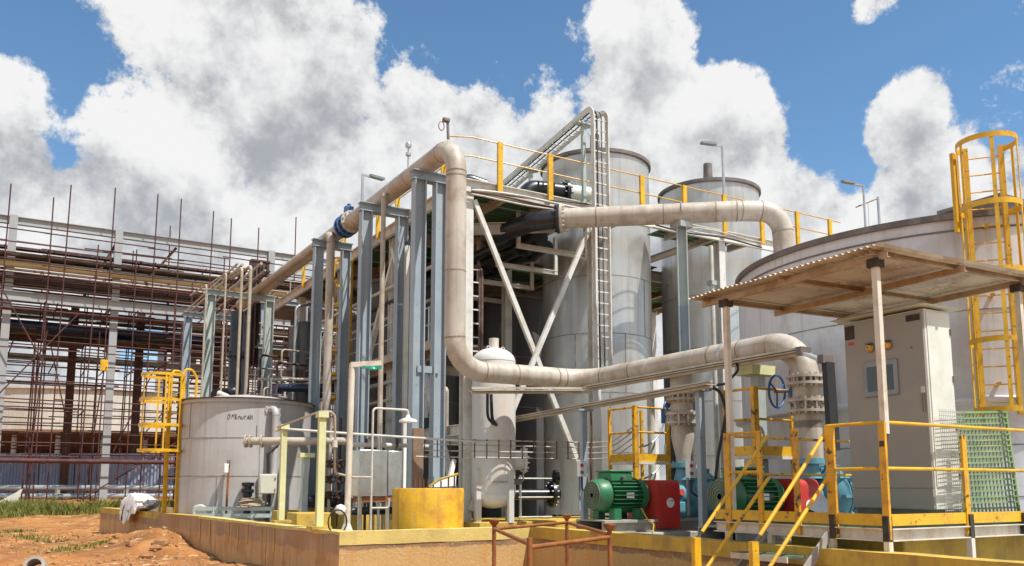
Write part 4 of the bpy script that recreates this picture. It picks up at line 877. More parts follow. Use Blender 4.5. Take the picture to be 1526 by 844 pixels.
t = thing('black_standpipe', 'thick black vertical pipe with foot elbow behind the squat tank', 'pipe', (2.2, 17.9, 4.5)); pipe(t, [(2.25, 17.9, 7.9), (2.25, 17.9, 4.85), (1.5, 17.2, 4.75)], .24, .35, 'black_pipe', 16, False); part('flange', MB().flange((2.25, 17.9, 6.3), (0, 0, 1), .32, .1), 'black_pipe', t); part('spout', MB().sweep(smooth_path([(1.75, 16.3, 4.1), (1.75, 16.3, 4.6), (1.4, 16.5, 4.75)], .2), .1, 10), 'insulation', t)
t = thing('brown_duct', 'dark rusty cable duct dropping from the pipe rack behind the squat tank', 'duct', (4.5, 24.5, 5))
part('duct', MB().box(4.15, 4.95, 24.2, 24.6, 6.9, 11.6), 'rust_dark', t)
for k in range(7): part('stiffener', MB().box(4.12, 4.98, 24.16, 24.2, 7.0 + k * .75, 7.06 + k * .75), 'rust_tube', t)
for k in range(5): part('cable', MB().cyl((4.25 + k * .15, 24.12, 6.7), (4.22 + k * .15, 24.12, 11.4), .04, 6), ('cable', 'cable_brown')[k % 2], t)
t = thing('inclined_conveyor', 'dark inclined cable gantry sloping down behind the squat tank', 'gantry', (6, 24, 7))
for s in (0, .5):
    for z in (0, .5): part('chord', MB().bar((4.6, 22.5 + s, 6.1 + z), (8.6, 22.5 + s, 8.3 + z), .1, .1), 'rust_dark', t)
for k in range(9): part('lattice', MB().bar((4.6 + k * .44, 22.48, 6.1 + k * .242 + .5 * (k % 2)), (5.04 + k * .44, 22.48, 6.34 + k * .242 + .5 * ((k + 1) % 2)), .05, .05), 'rust_dark', t)
part('tray_floor', MB().bar((4.6, 22.75, 6.05), (8.6, 22.75, 8.25), .5, .03), 'rust_dark', t)
t = thing('blue_black_pipe', 'dark blue pipe with turned down end behind the squat tank rim', 'pipe', (3, 15.5, 4.5)); pipe(t, [(3.05, 15.6, 3.9), (3.05, 15.6, 4.95), (6.2, 14.2, 4.95)], .14, .2, 'dark_blue_pipe', 14, False); part('rail_pipe', MB().sweep(smooth_path([(2.4, 15.2, 5.15), (4.2, 14.2, 5.15), (5.6, 13.2, 5.7)], .2), .05, 8), 'beige_thin', t)
# clutter under the deck and beside it
sv = thing('service_platform', 'three level grey service platform with rails between the frames and the scaffolding', 'platform', (6.5, 24, .5))
for x in (4.6, 6.9, 9.2):
    for y in (23.6, 27.0): part('column', MB().ibeam((x, y, .4), (x, y, 10.6), .2, .2, .02), 'blue_grey_steel', sv)
for z in (3.6, 5.6, 7.6, 9.6):
    part('floor_plate', MB().box(4.4, 9.4, 23.4, 27.2, z, z + .06), 'rim_dark', sv); part('edge_beam', MB().channel((4.4, 23.4, z), (9.4, 23.4, z), .08, .2), 'rack_white', sv)
    for dz in (.5, 1.0): part('rail', MB().cyl((4.4, 23.42, z + dz), (9.4, 23.42, z + dz), .025, 6), 'shaded_tan_steel', sv)
    for k in range(5): part('post', MB().cyl((4.5 + k * 1.2, 23.42, z), (4.5 + k * 1.2, 23.42, z + 1.0), .025, 6), 'shaded_tan_steel', sv)
for k in range(6): part('riser_pipe', MB().cyl((4.9 + k * .75, 23.2 - .1 * (k % 2), .5), (4.9 + k * .75, 23.2 - .1 * (k % 2), 7.5 + k % 3), .05 + .03 * (k % 2), 8), ('shaded_tan_steel', 'rust_dark', 'galvanised')[k % 3], sv)
for k in range(8):
    x = 2.7 + .3 * (k % 4); y = 14.6 + .55 * k; m_ = ('galvanised', 'rust_dark', 'shaded_tan_steel', 'insulation')[k % 4]
    t = thing('riser_conduit', ('%s riser conduit standing behind the squat tank, %s' % (('bright grey', 'rusty', 'tan', 'pale')[k % 4], ('nearest row', 'back row')[k // 4])), 'pipe', (x, y, .5)); pipe(t, [(x, y, .5), (x, y, 5.2 + .55 * (k % 3)), (x + 1.2, y + .6, 5.25 + .55 * (k % 3))], .03 + .012 * (k % 2), .15, m_, 8, False); part('bracket', MB().bar((x - .15, y - .05, 4.6), (x + .35, y - .05, 4.6), .04, .04), 'rack_white', t)
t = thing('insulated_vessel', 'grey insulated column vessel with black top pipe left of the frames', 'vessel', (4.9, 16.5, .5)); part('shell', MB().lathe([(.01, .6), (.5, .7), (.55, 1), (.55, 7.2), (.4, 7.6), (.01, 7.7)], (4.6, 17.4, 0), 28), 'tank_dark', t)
pipe(t, [(4.1, 16.9, 1), (4.1, 16.9, 8.1), (4.7, 17.2, 8.3)], .06, .2, 'galvanised', 10, False, 'side_pipe', 'side_elbow'); part('band', MB().ring((4.6, 17.4, 5.6), .55, .4, .05, 28), 'rust_dark', t)
lt2 = thing('cage_ladder', 'yellow cage ladder glimpsed between the blue grey frames', 'ladder', (4.5, 11, 1)); caged_ladder(lt2, (4.55, 12.6), (-1, 0), .8, 8.9, 4.4, 'yellow_paint', .42, .34, 7, .07)
mz = thing('mezzanine_walkway', 'dark mezzanine walkway with thin rails under the deck behind the frames', 'walkway', (4.6, 10, 5.2))
part('floor_plate', MB().box(4.5, 6.6, 6.2, 18.5, 5.24, 5.30), 'rim_dark', mz); part('edge_channel', MB().channel((4.48, 6.2, 5.2), (4.48, 18.5, 5.2), .08, .22), 'shaded_tan_steel', mz)
for z in (5.75, 6.2): part('rail', MB().cyl((4.5, 6.2, z), (4.5, 18.5, z), .022, 8), 'galvanised', mz)
for y in (6.4, 8.4, 10.4, 12.4, 14.4, 16.4): part('post', MB().cyl((4.5, y, 5.3), (4.5, y, 6.2), .022, 8), 'galvanised', mz)
for k, (y0, y1, z, m) in enumerate(((6, 19, 7.4, 'insulation'), (6.5, 19, 7.0, 'cable'), (6, 19, 6.6, 'beige_thin'), (7, 19, 4.6, 'galvanised'), (6, 19, 4.1, 'beige_thin'), (6.6, 18, 3.5, 'rust_dark'), (6, 17, 2.4, 'galvanised'))):
    t = thing('service_pipe', ('pale insulated service pipe, highest of those running back under the deck', 'black service line just under the highest pipe below the deck', 'tan service pipe running back just above the mezzanine rail', 'galvanised service pipe running back just under the mezzanine', 'tan service pipe running back below the mezzanine floor', 'dark rusty service pipe running back at middle height under the deck', 'lowest galvanised service pipe running back behind the frames')[k], 'pipe', (4.5, y0, z), 'service pipes under the deck')
    pipe(t, [(4.75 + .09 * (k % 3), y0, z - 1.2), (4.75 + .09 * (k % 3), y0, z), (4.75 + .09 * (k % 3), y1, z + .05)], .05 + .015 * (k % 2), .15, m, 8, False)
random.seed(21)
vw = thing('valve_manifold', 'cluster of small valves and pipes behind the stainless box', 'valves', (3, 5.8, .8))
for k in range(5):
    x = 2.5 + k * .22; y = 5.7 + .3 * (k % 2); part('riser', MB().cyl((x, y, .6), (x, y, 2.4 + .35 * (k % 3)), .035, 8), ('beige_thin', 'rust_dark', 'insulation')[k % 3], vw)
    for z in (1.3, 1.9, 2.3):
        part('valve_body', MB().lathe([(.02, -.08), (.08, -.07), (.05, 0), (.08, .07), (.02, .08)], (x, y, z), 10), ('galvanised', 'rim_dark')[k % 2], vw)
        part('handle', MB().bar((x - .09, y - .09, z), (x + .09, y - .09, z + .02), .02, .03), 'rim_dark', vw)
part('header', MB().cyl((2.3, 5.8, 1.05), (3.6, 5.8, 1.05), .09, 12), 'black_pipe', vw); part('header', MB().cyl((2.3, 6.0, 2.6), (4.4, 6.0, 2.6), .06, 10), 'insulation', vw)
vw2 = thing('valve_manifold', 'dark valves and rusty fittings between the pale yellow post and the frames', 'valves', (2.1, 8.2, .8))
for k in range(3):
    x = 2.35 + k * .26; part('riser', MB().cyl((x, 8.3, .6), (x, 8.3, 3.4), .045, 8), ('rust_dark', 'beige_thin')[k % 2], vw2)
    for z in (1.4, 1.8, 2.2): part('valve_body', MB().lathe([(.02, -.1), (.11, -.08), (.06, 0), (.11, .08), (.02, .1)], (x, 8.3, z), 10), 'rust_dark', vw2); part('hand_wheel', MB().lathe([(.10, -.01), (.12, 0), (.10, .01), (.10, -.01)], (x, 8.15, z), 14, (0, 1, 0)), 'rust_dark', vw2)
part('header', MB().cyl((2.0, 8.6, 1.25), (3.6, 8.4, 1.25), .17, 12), 'black_pipe', vw2)

# ------------------------------------------------------------------ foreground pieces along the left wall
for lb, x, y, zt, w in (('shorter pale yellow post on the bund wall before the squat tank', .22, 4.15, 2.88, .115), ('taller pale yellow post on the bund wall beside the shower pole', .02, 1.1, 2.9, .12)):
    t = thing('pipe_post', lb, 'post', (x, y, BT)); part('post', MB().bar((x, y, BT), (x, y, zt), w, w * .9), 'pale_yellow', t)
    part('base_plate', MB().box(x - .17, x + .17, y - .17, y + .17, BT + .012, BT + .06), 'yellow_concrete', t); part('head_plate', MB().box(x - w * .75, x + w * .75, y - w * .75, y + w * .75, zt - .10, zt), 'pale_yellow', t)
t = thing('yellow_stub_support', 'short pale yellow pipe stub support behind the two posts', 'post', (1.9, 8.1, .9)); part('post', MB().bar((1.9, 8.1, .45), (1.9, 8.1, 2.35), .14, .14), 'pale_green_steel', t); part('head_plate', MB().box(1.72, 2.1, 7.95, 8.25, 2.35, 2.46), 'pale_yellow', t)
t = thing('thin_line', 'thin white pipe strung from the short yellow post across to the vessel', 'pipe', (.2, 4.2, 2.75)); pipe(t, [(.1, 4.35, 2.76), (.22, 4.05, 2.78), (2.0, 4.1, 2.72), (5.2, 4.0, 2.62)], .026, .05, 'insulation', 8, False)
t = thing('thin_line', 'bent tan hose pipe rising over the taller yellow post', 'pipe', (.1, 1.2, 2.9)); pipe(t, [(.1, 4.2, 2.82), (.06, 1.35, 2.93), (.32, 1.3, 2.93), (.36, 1.35, 1.85), (.75, 1.5, 1.78), (1.15, 1.6, 1.78)], .02, .12, 'beige_thin', 8, False); part('union', MB().cyl((.335, 1.31, 2.3), (.34, 1.32, 2.42), .055, 10), 'insulation', t)
sh = thing('shower_pole', 'tall pale pole with green emergency shower nozzle at the bund corner', 'shower', (.55, 1.1, BT))
part('pole', MB().cyl((.5, 1.05, .5), (.53, 1.07, 3.78), .055, 12), 'post_white', sh); part('head_arm', MB().bar((.5, 1.06, 3.76), (1.0, .85, 3.80), .07, .09), 'post_white', sh); part('green_nozzle', MB().lathe([(.02, .06), (.07, .02), (.075, 0), (.02, -.02)], (.86, .90, 3.68), 14), 'shower_green', sh)
part('nozzle_body', MB().bar((.68, .97, 3.72), (1.0, .84, 3.72), .045, .05), 'shower_green', sh)
part('base_stool', MB().lathe([(.14, BT - .1), (.10, BT), (.06, BT + .1)], (.5, 1.05, 0), 8), 'post_white', sh); part('ball_valve', MB().lathe([(.01, -.09), (.08, -.06), (.1, 0), (.08, .06), (.01, .09)], (.36, 1.0, 1.22), 14), 'plain_white', sh)
wc = thing('cable_coil', 'loop of dark cable hanging over the corner of the bund wall', 'cable', (.1, .6, BT)); part('coil', MB().sweep([V(.12, .45, 1.03) + V(math.cos(a) * .16, 0, math.sin(a) * .2) for a in [k * .4 for k in range(17)]], .014, 6), 'cable', wc)
eye = thing('eye_wash_line', 'thin white pipe with conical shower head beside the stainless box', 'shower', (1.2, 1.7, .8))
pipe(eye, [(1.15, 1.6, .5), (1.15, 1.6, 3.06), (1.88, 1.65, 3.06), (1.88, 1.65, 2.95)], .022, .08, 'insulation', 10, False); part('shower_cone', MB().lathe([(.03, .12), (.05, .06), (.17, .02), (.175, -.02), (.01, -.02)], (1.88, 1.65, 2.85), 18), 'plain_white', eye)
part('drain_tap', MB().sweep(smooth_path([(1.15, 1.6, 1.22), (1.5, 1.6, 1.22), (1.5, 1.6, 1.4)], .05), .02, 8), 'insulation', eye)
bx = thing('stainless_box', 'stainless steel equipment box on a stand behind the thin white pipe', 'box', (1.95, 3.3, .5))
part('body', MB().box(1.5, 2.12, 3.2, 3.9, 1.42, 2.36), 'stainless', bx, bevel=.015); part('side_box', MB().box(2.14, 2.46, 3.22, 3.85, 1.44, 2.35), 'stainless', bx, bevel=.02); part('rail', MB().bar((2.5, 3.2, 1.3), (2.5, 3.2, 2.42), .06, .04), 'plain_white', bx)
for x in (1.55, 2.4):
    for y in (3.25, 3.85): part('leg', MB().bar((x, y, .42), (x, y, 1.44), .06, .06), 'stainless', bx)
part('stained_tray', MB().box(1.6, 2.4, 3.25, 3.8, 1.3, 1.41), 'rusty_orange', bx)
yc = thing('yellow_pit_ring', 'round yellow concrete pit just inside the front bund wall', 'pit', (1.95, .85, .42))
part('ring_wall', MB().lathe([(.64, .42), (.645, 1.56), (.63, 1.585), (.53, 1.585), (.53, .6)], (1.95, .85, 0), 48), 'yellow_cylinder', yc); part('lid', MB().lathe([(.53, 1.50), (.01, 1.52)], (1.95, .85, 0), 32), 'concrete', yc)
for k in range(4): part('bolt', MB().cyl((1.62 + k * .085, .72, 1.5), (1.62 + k * .085, .72, 1.74), .022, 6), 'rust_dark', yc)
for k, (x, y, h) in enumerate(((2.0, .75, 1.66), (2.12, .68, 1.72), (2.24, .62, 1.78), (2.34, .58, 1.82))): part('rail_stub', MB().cyl((x, y, 1.52), (x, y, h), .016, 6), 'rust_dark', yc)
part('bent_rail', MB().sweep(smooth_path([(1.85, .8, 1.55), (2.1, .7, 1.74), (2.4, .55, 1.84)], .1), .022, 8), 'yellow_concrete', yc); part('white_flap', MB().add([(2.0, .85, 1.6), (2.4, .65, 1.62), (2.42, .66, 1.82), (2.1, .86, 1.70)], [(0, 1, 2, 3)]).add([(2.0, .87, 1.6), (2.4, .67, 1.62), (2.42, .68, 1.82), (2.1, .88, 1.70)], [(3, 2, 1, 0)]), 'plain_white', yc)
# white sack on the wall
sk_ = thing('cloth_sack', 'crumpled white sack with grey stripe draped over the bund wall', 'sack', (-1.07, 15.5, BT))
mb = MB(); n, k_ = 56, 30; sc_ = V(-1.07, 15.5, BT + .08); sa = V(-.1, 1, 0).normalized(); sb = V(1, .1, 0).normalized()
for i in range(n):
    for j in range(k_ + 1):
        a = 2 * math.pi * i / n; ph = math.pi * j / k_; d = V(math.sin(ph) * math.cos(a), math.sin(ph) * math.sin(a), math.cos(ph))
        fold = 1 + .22 * noise.noise(d * 2.1 + V(3, 0, 0)) + .16 * (1 - 2 * abs(noise.noise(d * 3.6 + V(0, 5, 0)))) + .06 * noise.noise(d * 9)
        la, lb_, lc = d.x * 1.08 * fold, d.y * .50 * fold, d.z * .34 * fold
        if d.z < .1: lc = lc * .35
        if lb_ < -.20: lc -= (-.20 - lb_) * (1.15 + .9 * noise.noise(V(la * 3.3, 2, 0))); lb_ = -.20 - (-.20 - lb_) * .45
        p = sc_ + sa * la + sb * lb_ + V(0, 0, lc + .06); mb.v.append(p)
for i in range(n):
    for j in range(k_): a = i * (k_ + 1) + j; b = ((i + 1) % n) * (k_ + 1) + j; mb.f.append((a, b, b + 1, a + 1))
part('cloth', mb, 'cloth', sk_)
st = [mb.v[(int(n * .70)) * (k_ + 1) + j] + V(-.012, -.012, .012) for j in range(4, 24)]; part('stripe', MB().sweep(st, .03, 6), 'cloth_grey', sk_)
st = [mb.v[(int(n * .79)) * (k_ + 1) + j] + V(-.012, -.012, .0) for j in range(8, 27)]; part('cord', MB().sweep(st, .016, 5), 'cable', sk_)

# rusty pipe corral in front of the wall
rc = thing('rusty_pipe_frame', 'rusty orange pipe frame with four posts in front of the bund wall', 'frame', (1.2, -4.3, 0))
cs = [V(.88, -3.48, 0), V(-.33, -6.32, 0), V(1.36, -5.34, 0), V(2.87, -2.24, 0)]
for k, c in enumerate(cs):
    part('post', MB().cyl(c + V(0, 0, -.3), c + V(0, 0, 1.12), .027, 12), 'rusty_orange', rc)
    if k != 1: part('post_cap', MB().lathe([(.03, 1.10), (.075, 1.16), (.075, 1.18), (.01, 1.185)], (c.x, c.y, 0), 14), 'rusty_orange', rc)
for a, b in ((0, 1), (1, 2), (2, 3), (3, 0)): part('rail', MB().cyl(cs[a] + V(0, 0, 1.06 - .03 * (a == 1)), cs[b] + V(0, 0, 1.06 - .03 * (a == 1)), .024, 10), 'rusty_orange', rc)

# ------------------------------------------------------------------ pumps
pl = {}
def pump(y, label, group, x0=5.0):
    zc = 1.45
    t = thing('slurry_pump', label, 'pump', (x0, y, .72), group)
    part('base_frame', MB().channel((x0 + .0, y - .42, .86), (x0 + 3.2, y - .42, .86), .1, .2).channel((x0 + .0, y + .42, .86), (x0 + 3.2, y + .42, .86), .1, .2), 'concrete', t); part('base_plate', MB().box(x0, x0 + 3.2, y - .46, y + .46, .962, .985), 'concrete', t)
    mo = part('motor', MB().lathe([(.05, .05), (.26, .05), (.30, .10), (.32, .30), (.32, .32), (.25, .33), (.25, 1.05), (.31, 1.06), (.31, 1.20), (.2, 1.24), (.08, 1.24), (.08, 1.36), (.01, 1.36)], (x0, y, zc), 36, (1, 0, 0)), 'green_paint', t)
    fins = MB()
    for k in range(26):
        a = 2 * math.pi * k / 26; d = V(0, math.cos(a), math.sin(a)); fins.bar(V(x0 + .34, y, zc) + d * .29, V(x0 + 1.04, y, zc) + d * .29, .014, .11, d)
    part('cooling_fins', fins, 'green_paint', mo)
    part('terminal_box', MB().box(x0 + .34, x0 + .86, y - .22, y + .22, zc + .26, zc + .44), 'green_paint', t, bevel=.02); part('terminal_lid', MB().box(x0 + .32, x0 + .88, y - .24, y + .24, zc + .442, zc + .475), 'green_paint', t, bevel=.01)
    part('lifting_eye', MB().sweep([V(x0 + .96, y, zc + .36) + V(math.cos(a) * .05, 0, math.sin(a) * .05) for a in [k * .57 for k in range(12)]], .014, 6), 'green_paint', t); part('cable_gland', MB().cyl((x0 + .6, y - .22, zc + .34), (x0 + .6, y - .32, zc + .34), .035, 8), 'rim_dark', t)
    for bx_ in (.36, .84): part('lid_bolt', MB().cyl((x0 + bx_, y - .2, zc + .47), (x0 + bx_, y - .2, zc + .49), .018, 6), 'galvanised', t)
    fc = MB()
    for k in range(1, 6): fc.lathe([(.05 * k, -.006), (.05 * k + .018, -.006), (.05 * k + .018, .006), (.05 * k, .006), (.05 * k, -.006)], (x0 + .045, y, zc), 24, (1, 0, 0))
    part('fan_grille', fc, 'rim_dark', mo)
    part('nameplate', MB().box(x0 + .62, x0 + .8, y - .345, y - .335, zc - .06, zc + .05), 'galvanised', mo)
    for s in (-1, 1):
        for xx in (x0 + .4, x0 + .95): part('foot', MB().box(xx - .08, xx + .08, y + s * .26 - .09, y + s * .26 + .09, .985, 1.2), 'green_paint', t)
    gx0, gx1 = x0 + 1.28, x0 + 1.83; n = 10; pr_ = [(-.48, .80)] + [(-.48, 1.60)] + [(-.48 + .14 * (1 - math.cos(a)), 1.60 + .14 * math.sin(a)) for a in [math.pi / 2 * k / 6 for k in range(1, 7)]] + [(.34, 1.74)] + [(.34 + .14 * math.sin(a), 1.60 + .14 * math.cos(a)) for a in [math.pi / 2 * k / 6 for k in range(1, 7)]] + [(.48, .80)]
    gb = MB(); k = len(pr_); gb.v = [V(xx, y + a, z) for xx in (gx0, gx1) for a, z in pr_]; gb.f = [(i, i + 1, i + 1 + k, i + k) for i in range(k - 1)] + [tuple(reversed(range(k))), tuple(range(k, 2 * k))]
    gu = part('coupling_guard', gb, 'red_paint', t)
    sx = gx0 + .3; stk = MB().lathe([(.003, 0), (.095, 0), (.095, .006), (.003, .006)], (sx, y - .482, 1.30), 18, (0, -1, 0)); part('round_sticker', stk, 'plain_white', gu); part('sticker_mark', MB().box(sx - .03, sx - .012, y - .494, y - .486, 1.33, 1.35).box(sx + .02, sx + .05, y - .494, y - .486, 1.325, 1.352), 'marker_black', gu)
    # bearing bracket, volute casing, suction head, top nozzle
    part('bearing_bracket', MB().lathe([(.05, 0), (.16, 0), (.16, .14), (.22, .15), (.22, .40), (.15, .42), (.15, .58), (.28, .72)], (gx1 + .02, y, zc), 24, (1, 0, 0)), 'pump_blue', t)
    part('bracket_foot', MB().box(gx1 + .1, gx1 + .36, y - .24, y + .24, .985, zc - .14), 'pump_blue', t, bevel=.02)
    vc = (HX + .34, y, zc); vol = part('volute_casing', MB().lathe([(.12, -.2), (.34, -.2), (.47, -.14), (.55, 0), (.47, .14), (.34, .19), (.12, .22)], vc, 36, (1, 0, 0), True, True), 'pump_blue', t)
    for k in range(10):
        a = 2 * math.pi * k / 10; d = V(0, math.cos(a), math.sin(a)); c = V(*vc) + d * .50; part('casing_lug', MB().bar(c - V(.14, 0, 0), c + V(.2, 0, 0), .05, .12, d), 'pump_blue', vol)
    part('casing_bolts', MB().flange((vc[0] + .16, y, zc), (1, 0, 0), .49, .05, 28, 16), 'pump_blue', vol)
    part('suction_cover', MB().lathe([(.40, .22), (.34, .3), (.22, .36), (.2, .62), (.27, .63), (.27, .68), (.05, .68)], vc, 28, (1, 0, 0)), 'pump_blue', t)
    part('discharge_neck', MB().lathe([(.20, 1.75), (.16, 1.9), (.15, 2.0), (.25, 2.0), (.25, 2.045), (.05, 2.045)], (HX, y, 0), 24), 'pump_blue', t)
    part('casing_foot', MB().box(vc[0] - .12, vc[0] + .2, y - .32, y + .32, .985, zc - .3), 'pump_blue', t, bevel=.02)
    part('label_oval', MB().lathe([(.003, 0), (.07, 0), (.07, .006), (.003, .006)], (gx1 + .28, y - .225, zc + .05), 14, (0, -1, .2)), 'label_red', t)
    part('earth_wire', MB().sweep(smooth_path([(x0 + .95, y - .36, 1.2), (x0 + .98, y - .5, 1.0), (x0 + 1.1, y - .55, .9), (x0 + .9, y - .75, .76)], .05), .012, 5), 'yellow_paint', t)
    return t
pump(D1, 'pump with green motor and red guard, left of the two', 'green motor pumps', 4.98); pump(D2, 'pump with green motor and red guard behind the yellow stair rails', 'green motor pumps', 5.16)
plinth('grey concrete plinth under the left pump', 4.75, 8.35, D1 - .75, D1 + .7, .755, 'concrete'); plinth('grey concrete plinth under the pump behind the stairs', 4.75, 8.35, D2 - .75, D2 + .7, .755, 'concrete'); plinth('yellow kerb running between the two pumps', 4.35, 4.6, -4.4, 1.4, .74)
# valve platforms
def valve_platform(label, c, lx, ly):
    x, y = c; t = thing('valve_platform', label, 'platform', (x, y, .7), 'yellow valve access platforms')
    z0, zt = 2.14, 3.42; cor = [(x, y + ly), (x, y), (x + lx, y)]
    for q, w in zip(cor + [(x + lx, y + ly)], (.07, .12, .08, .07)): part('post', MB().bar((*q, .75), (*q, zt), w, w * .7, (0, 1, 0)), 'yellow_worn', t)
    for z in (zt - .03, (z0 + zt) / 2 + .05):
        for a, b in zip(cor, cor[1:]): part('rail', MB().cyl((*a, z), (*b, z), .024, 8), 'yellow_worn', t)
    for a, b in zip(cor, cor[1:]): part('toe_board', MB().bar((*a, z0 + .12), (*b, z0 + .12), .014, .17), 'yellow_paint', t); part('edge_angle', MB().bar((*a, z0), (*b, z0), .06, .06), 'post_white', t)
    part('grating', MB().box(x + .04, x + lx, y + .04, y + ly, z0 - .01, z0 + .025), 'grating_green', t)
    return t
valve_platform('yellow railed valve platform behind the left green motor', (7.45, 1.75), .95, .95); valve_platform('yellow railed valve platform behind the pump by the stairs', (6.96, -2.3), .95, .75)
def wheel_valve(label, c, ax, r, m='valve_blue'):
    t = thing('hand_wheel_valve', label, 'valve', c, 'blue hand wheel valves'); ax = Vector(ax).normalized(); _, s, u = frame_of(ax); c = Vector(c)
    part('wheel_rim', MB().sweep([c + (s * math.cos(a) + u * math.sin(a)) * r for a in [2 * math.pi * k / 24 for k in range(25)]], .022, 8), m, t)
    for k in range(3): a = 2 * math.pi * k / 3 + .5; part('spoke', MB().cyl(c, c + (s * math.cos(a) + u * math.sin(a)) * r, .018, 6), m, t)
    part('stem', MB().cyl(c - ax * .05, c + ax * .4, .03, 8), 'rim_dark', t); q = c + ax * .45; part('gear_body', MB().box(q.x - .14, q.x + .14, q.y - .14, q.y + .14, q.z - .3, q.z + .16), m, t, bevel=.02)
    return t
wheel_valve('blue hand wheel valve above the right yellow platform', (7.55, -2.3, 3.36), (.25, -1, -.05), .30); wheel_valve('small blue hand wheel valve behind the left yellow platform', (8.3, 1.6, 3.35), (.4, -1, 0), .22)
t = thing('black_riser_pipe', 'black vertical pipe with blue valve body behind the left yellow platform', 'pipe', (9.3, 2.6, .7)); pipe(t, [(9.3, 2.6, .7), (9.3, 2.6, 4.4)], .17, .2, 'black_pipe', 14, False); part('valve_body', MB().box(9.1, 9.5, 2.4, 2.8, 3.15, 3.5), 'valve_blue', t)
t = thing('pale_yellow_support', 'pale yellow green stub support under the low beige header by the right platform', 'post', (7.6, -2.0, .5)); part('post', MB().bar((7.65, -1.75, .5), (7.65, -1.75, 3.72), .2, .18), 'pale_green_steel', t); part('head_plate', MB().box(7.3, 7.95, -1.95, -1.5, 3.72, 3.9), 'pale_yellow', t)
# cable trays along the header
t = thing('cable_tray', 'tan slotted cable tray slung under the beige header to the last elbow', 'cable tray', (6.9, 0, 3.9))
cable_ladder(t, [(4.0, 3.08, 3.70), (6.9, 3.05, 3.86), (6.98, 2.9, 3.90), (6.98, -3.45, 3.92)], 0, (0, 0, 1), .10, 'beige_thin', .05, .35, .05)
part('tray_floor', MB().bar((6.98, 2.9, 3.89), (6.98, -3.45, 3.91), .24, .02), 'beige_thin', t); part('tray_floor', MB().bar((4.0, 3.08, 3.69), (6.9, 3.05, 3.85), .24, .02), 'beige_thin', t); part('cable', MB().cyl((6.98, 2.9, 3.93), (6.98, -3.4, 3.95), .03, 6), 'cable', t)
part('drop_cover', MB().bar((6.98, -3.4, 3.9), (7.0, -3.9, 3.66), .22, .05), 'galvanised', t); part('drop_cover', MB().bar((7.0, -3.92, 3.66), (7.0, -3.95, 2.2), .2, .1, (0, 1, 0)), 'cable', t)
for k in range(2): part('joint_box', MB().box(6.85, 7.1, -3.5 - k * .45, -3.38 - k * .45, 3.84 - k * .2, 3.98 - k * .2), 'rim_dark', t)
t = thing('cable_tray', 'lower tan slotted cable tray on blue grey posts below the header', 'cable tray', (6.5, 2, 3.4))
cable_ladder(t, [(6.45, 6.0, 3.30), (6.45, -1.75, 3.49)], 0, (0, 0, 1), .10, 'beige_thin', .05, .35, .05); part('tray_floor', MB().bar((6.45, 6.0, 3.29), (6.45, -1.75, 3.48), .26, .02), 'beige_thin', t)
part('cable', MB().cyl((6.45, 6.0, 3.34), (6.45, -1.7, 3.53), .03, 6), 'cable_brown', t); part('hanging_cable', MB().sweep(smooth_path([(5.0, 4.0, 3.75), (5.0, 3.95, 3.15), (5.4, 4.3, 2.98), (6.0, 5.0, 3.05), (6.4, 5.6, 3.28)], .2), .04, 8), 'cable', t); part('hanging_cable', MB().sweep(smooth_path([(4.85, 3.9, 3.75), (4.85, 3.9, 3.2), (5.3, 4.3, 3.02), (6.4, 5.4, 3.26)], .2), .035, 8), 'cable', t)
def cable_post(label, x, y, zt, cab=True, z0=.45):
    t = thing('tray_post', label, 'post', (x, y, z0)); part('post', MB().bar((x, y, z0), (x, y, zt), .13, .11), 'blue_grey_steel', t); part('head', MB().box(x - .2, x + .2, y - .12, y + .12, zt, zt + .04), 'blue_grey_steel', t)
    if cab: part('cable', MB().sweep([(x + .13, y - .1, zt - .02), (x + .15, y - .11, zt - .5), (x + .10, y - .11, zt - 1.2), (x + .12, y - .11, 1.3), (x + .2, y - .15, .95), (x + .5, y - .25, .85)], .025, 6), 'cable_brown', t)
    return t
cp = cable_post('slim blue grey post under the lower cable tray, left of the green motor', 6.35, 2.2, 3.28)
cp2 = cable_post('blue grey post with hanging black cable between the two pumps', 6.64, -1.22, 3.42, False); part('cable', MB().sweep(smooth_path([(6.7, -1.35, 3.5), (6.85, -1.55, 3.42), (6.9, -1.65, 3.0), (6.8, -1.5, 2.2), (6.7, -1.4, 1.2), (6.8, -1.5, .95), (7.2, -1.75, 1.0)], .25), .03, 8), 'cable', cp2); part('loop_cable', MB().sweep(smooth_path([(6.95, -1.9, 3.88), (6.9, -2.0, 3.75), (6.85, -1.7, 3.52), (6.7, -1.35, 3.5)], .15), .025, 8), 'cable', cp2)
for lb, x, y, z in (('white push button station left of the first green motor', 6.15, 2.0, 2.0), ('white push button station beside the first blue pump', 7.02, -.5, 1.95)):
    t = thing('push_button_station', lb, 'switch box', (x, y, z)); part('box', MB().box(x - .08, x + .1, y - .07, y + .07, z - .17, z + .17), 'plain_white', t, bevel=.01)
    for k in range(2): part('button', MB().cyl((x - .06 + k * 0, y - .07, z + .07 - k * .15), (x - .06, y - .11, z + .07 - k * .15), .035, 10), ('label_red', 'rim_dark')[k], t)
    part('cable', MB().sweep(smooth_path([(x, y, z - .17), (x, y, z - .45), (x + .2, y, z - .55), (x + .25, y, z - .4)], .1), .02, 6), 'cable', t); part('bracket', MB().bar((x, y + .1, z - .9), (x, y + .1, z + .1), .04, .04), 'blue_grey_steel', t)
t = thing('wire_tray', 'thin stacked wire cable trays running level from the frames to the pump post', 'cable tray', (4, 4.1, 2.4))
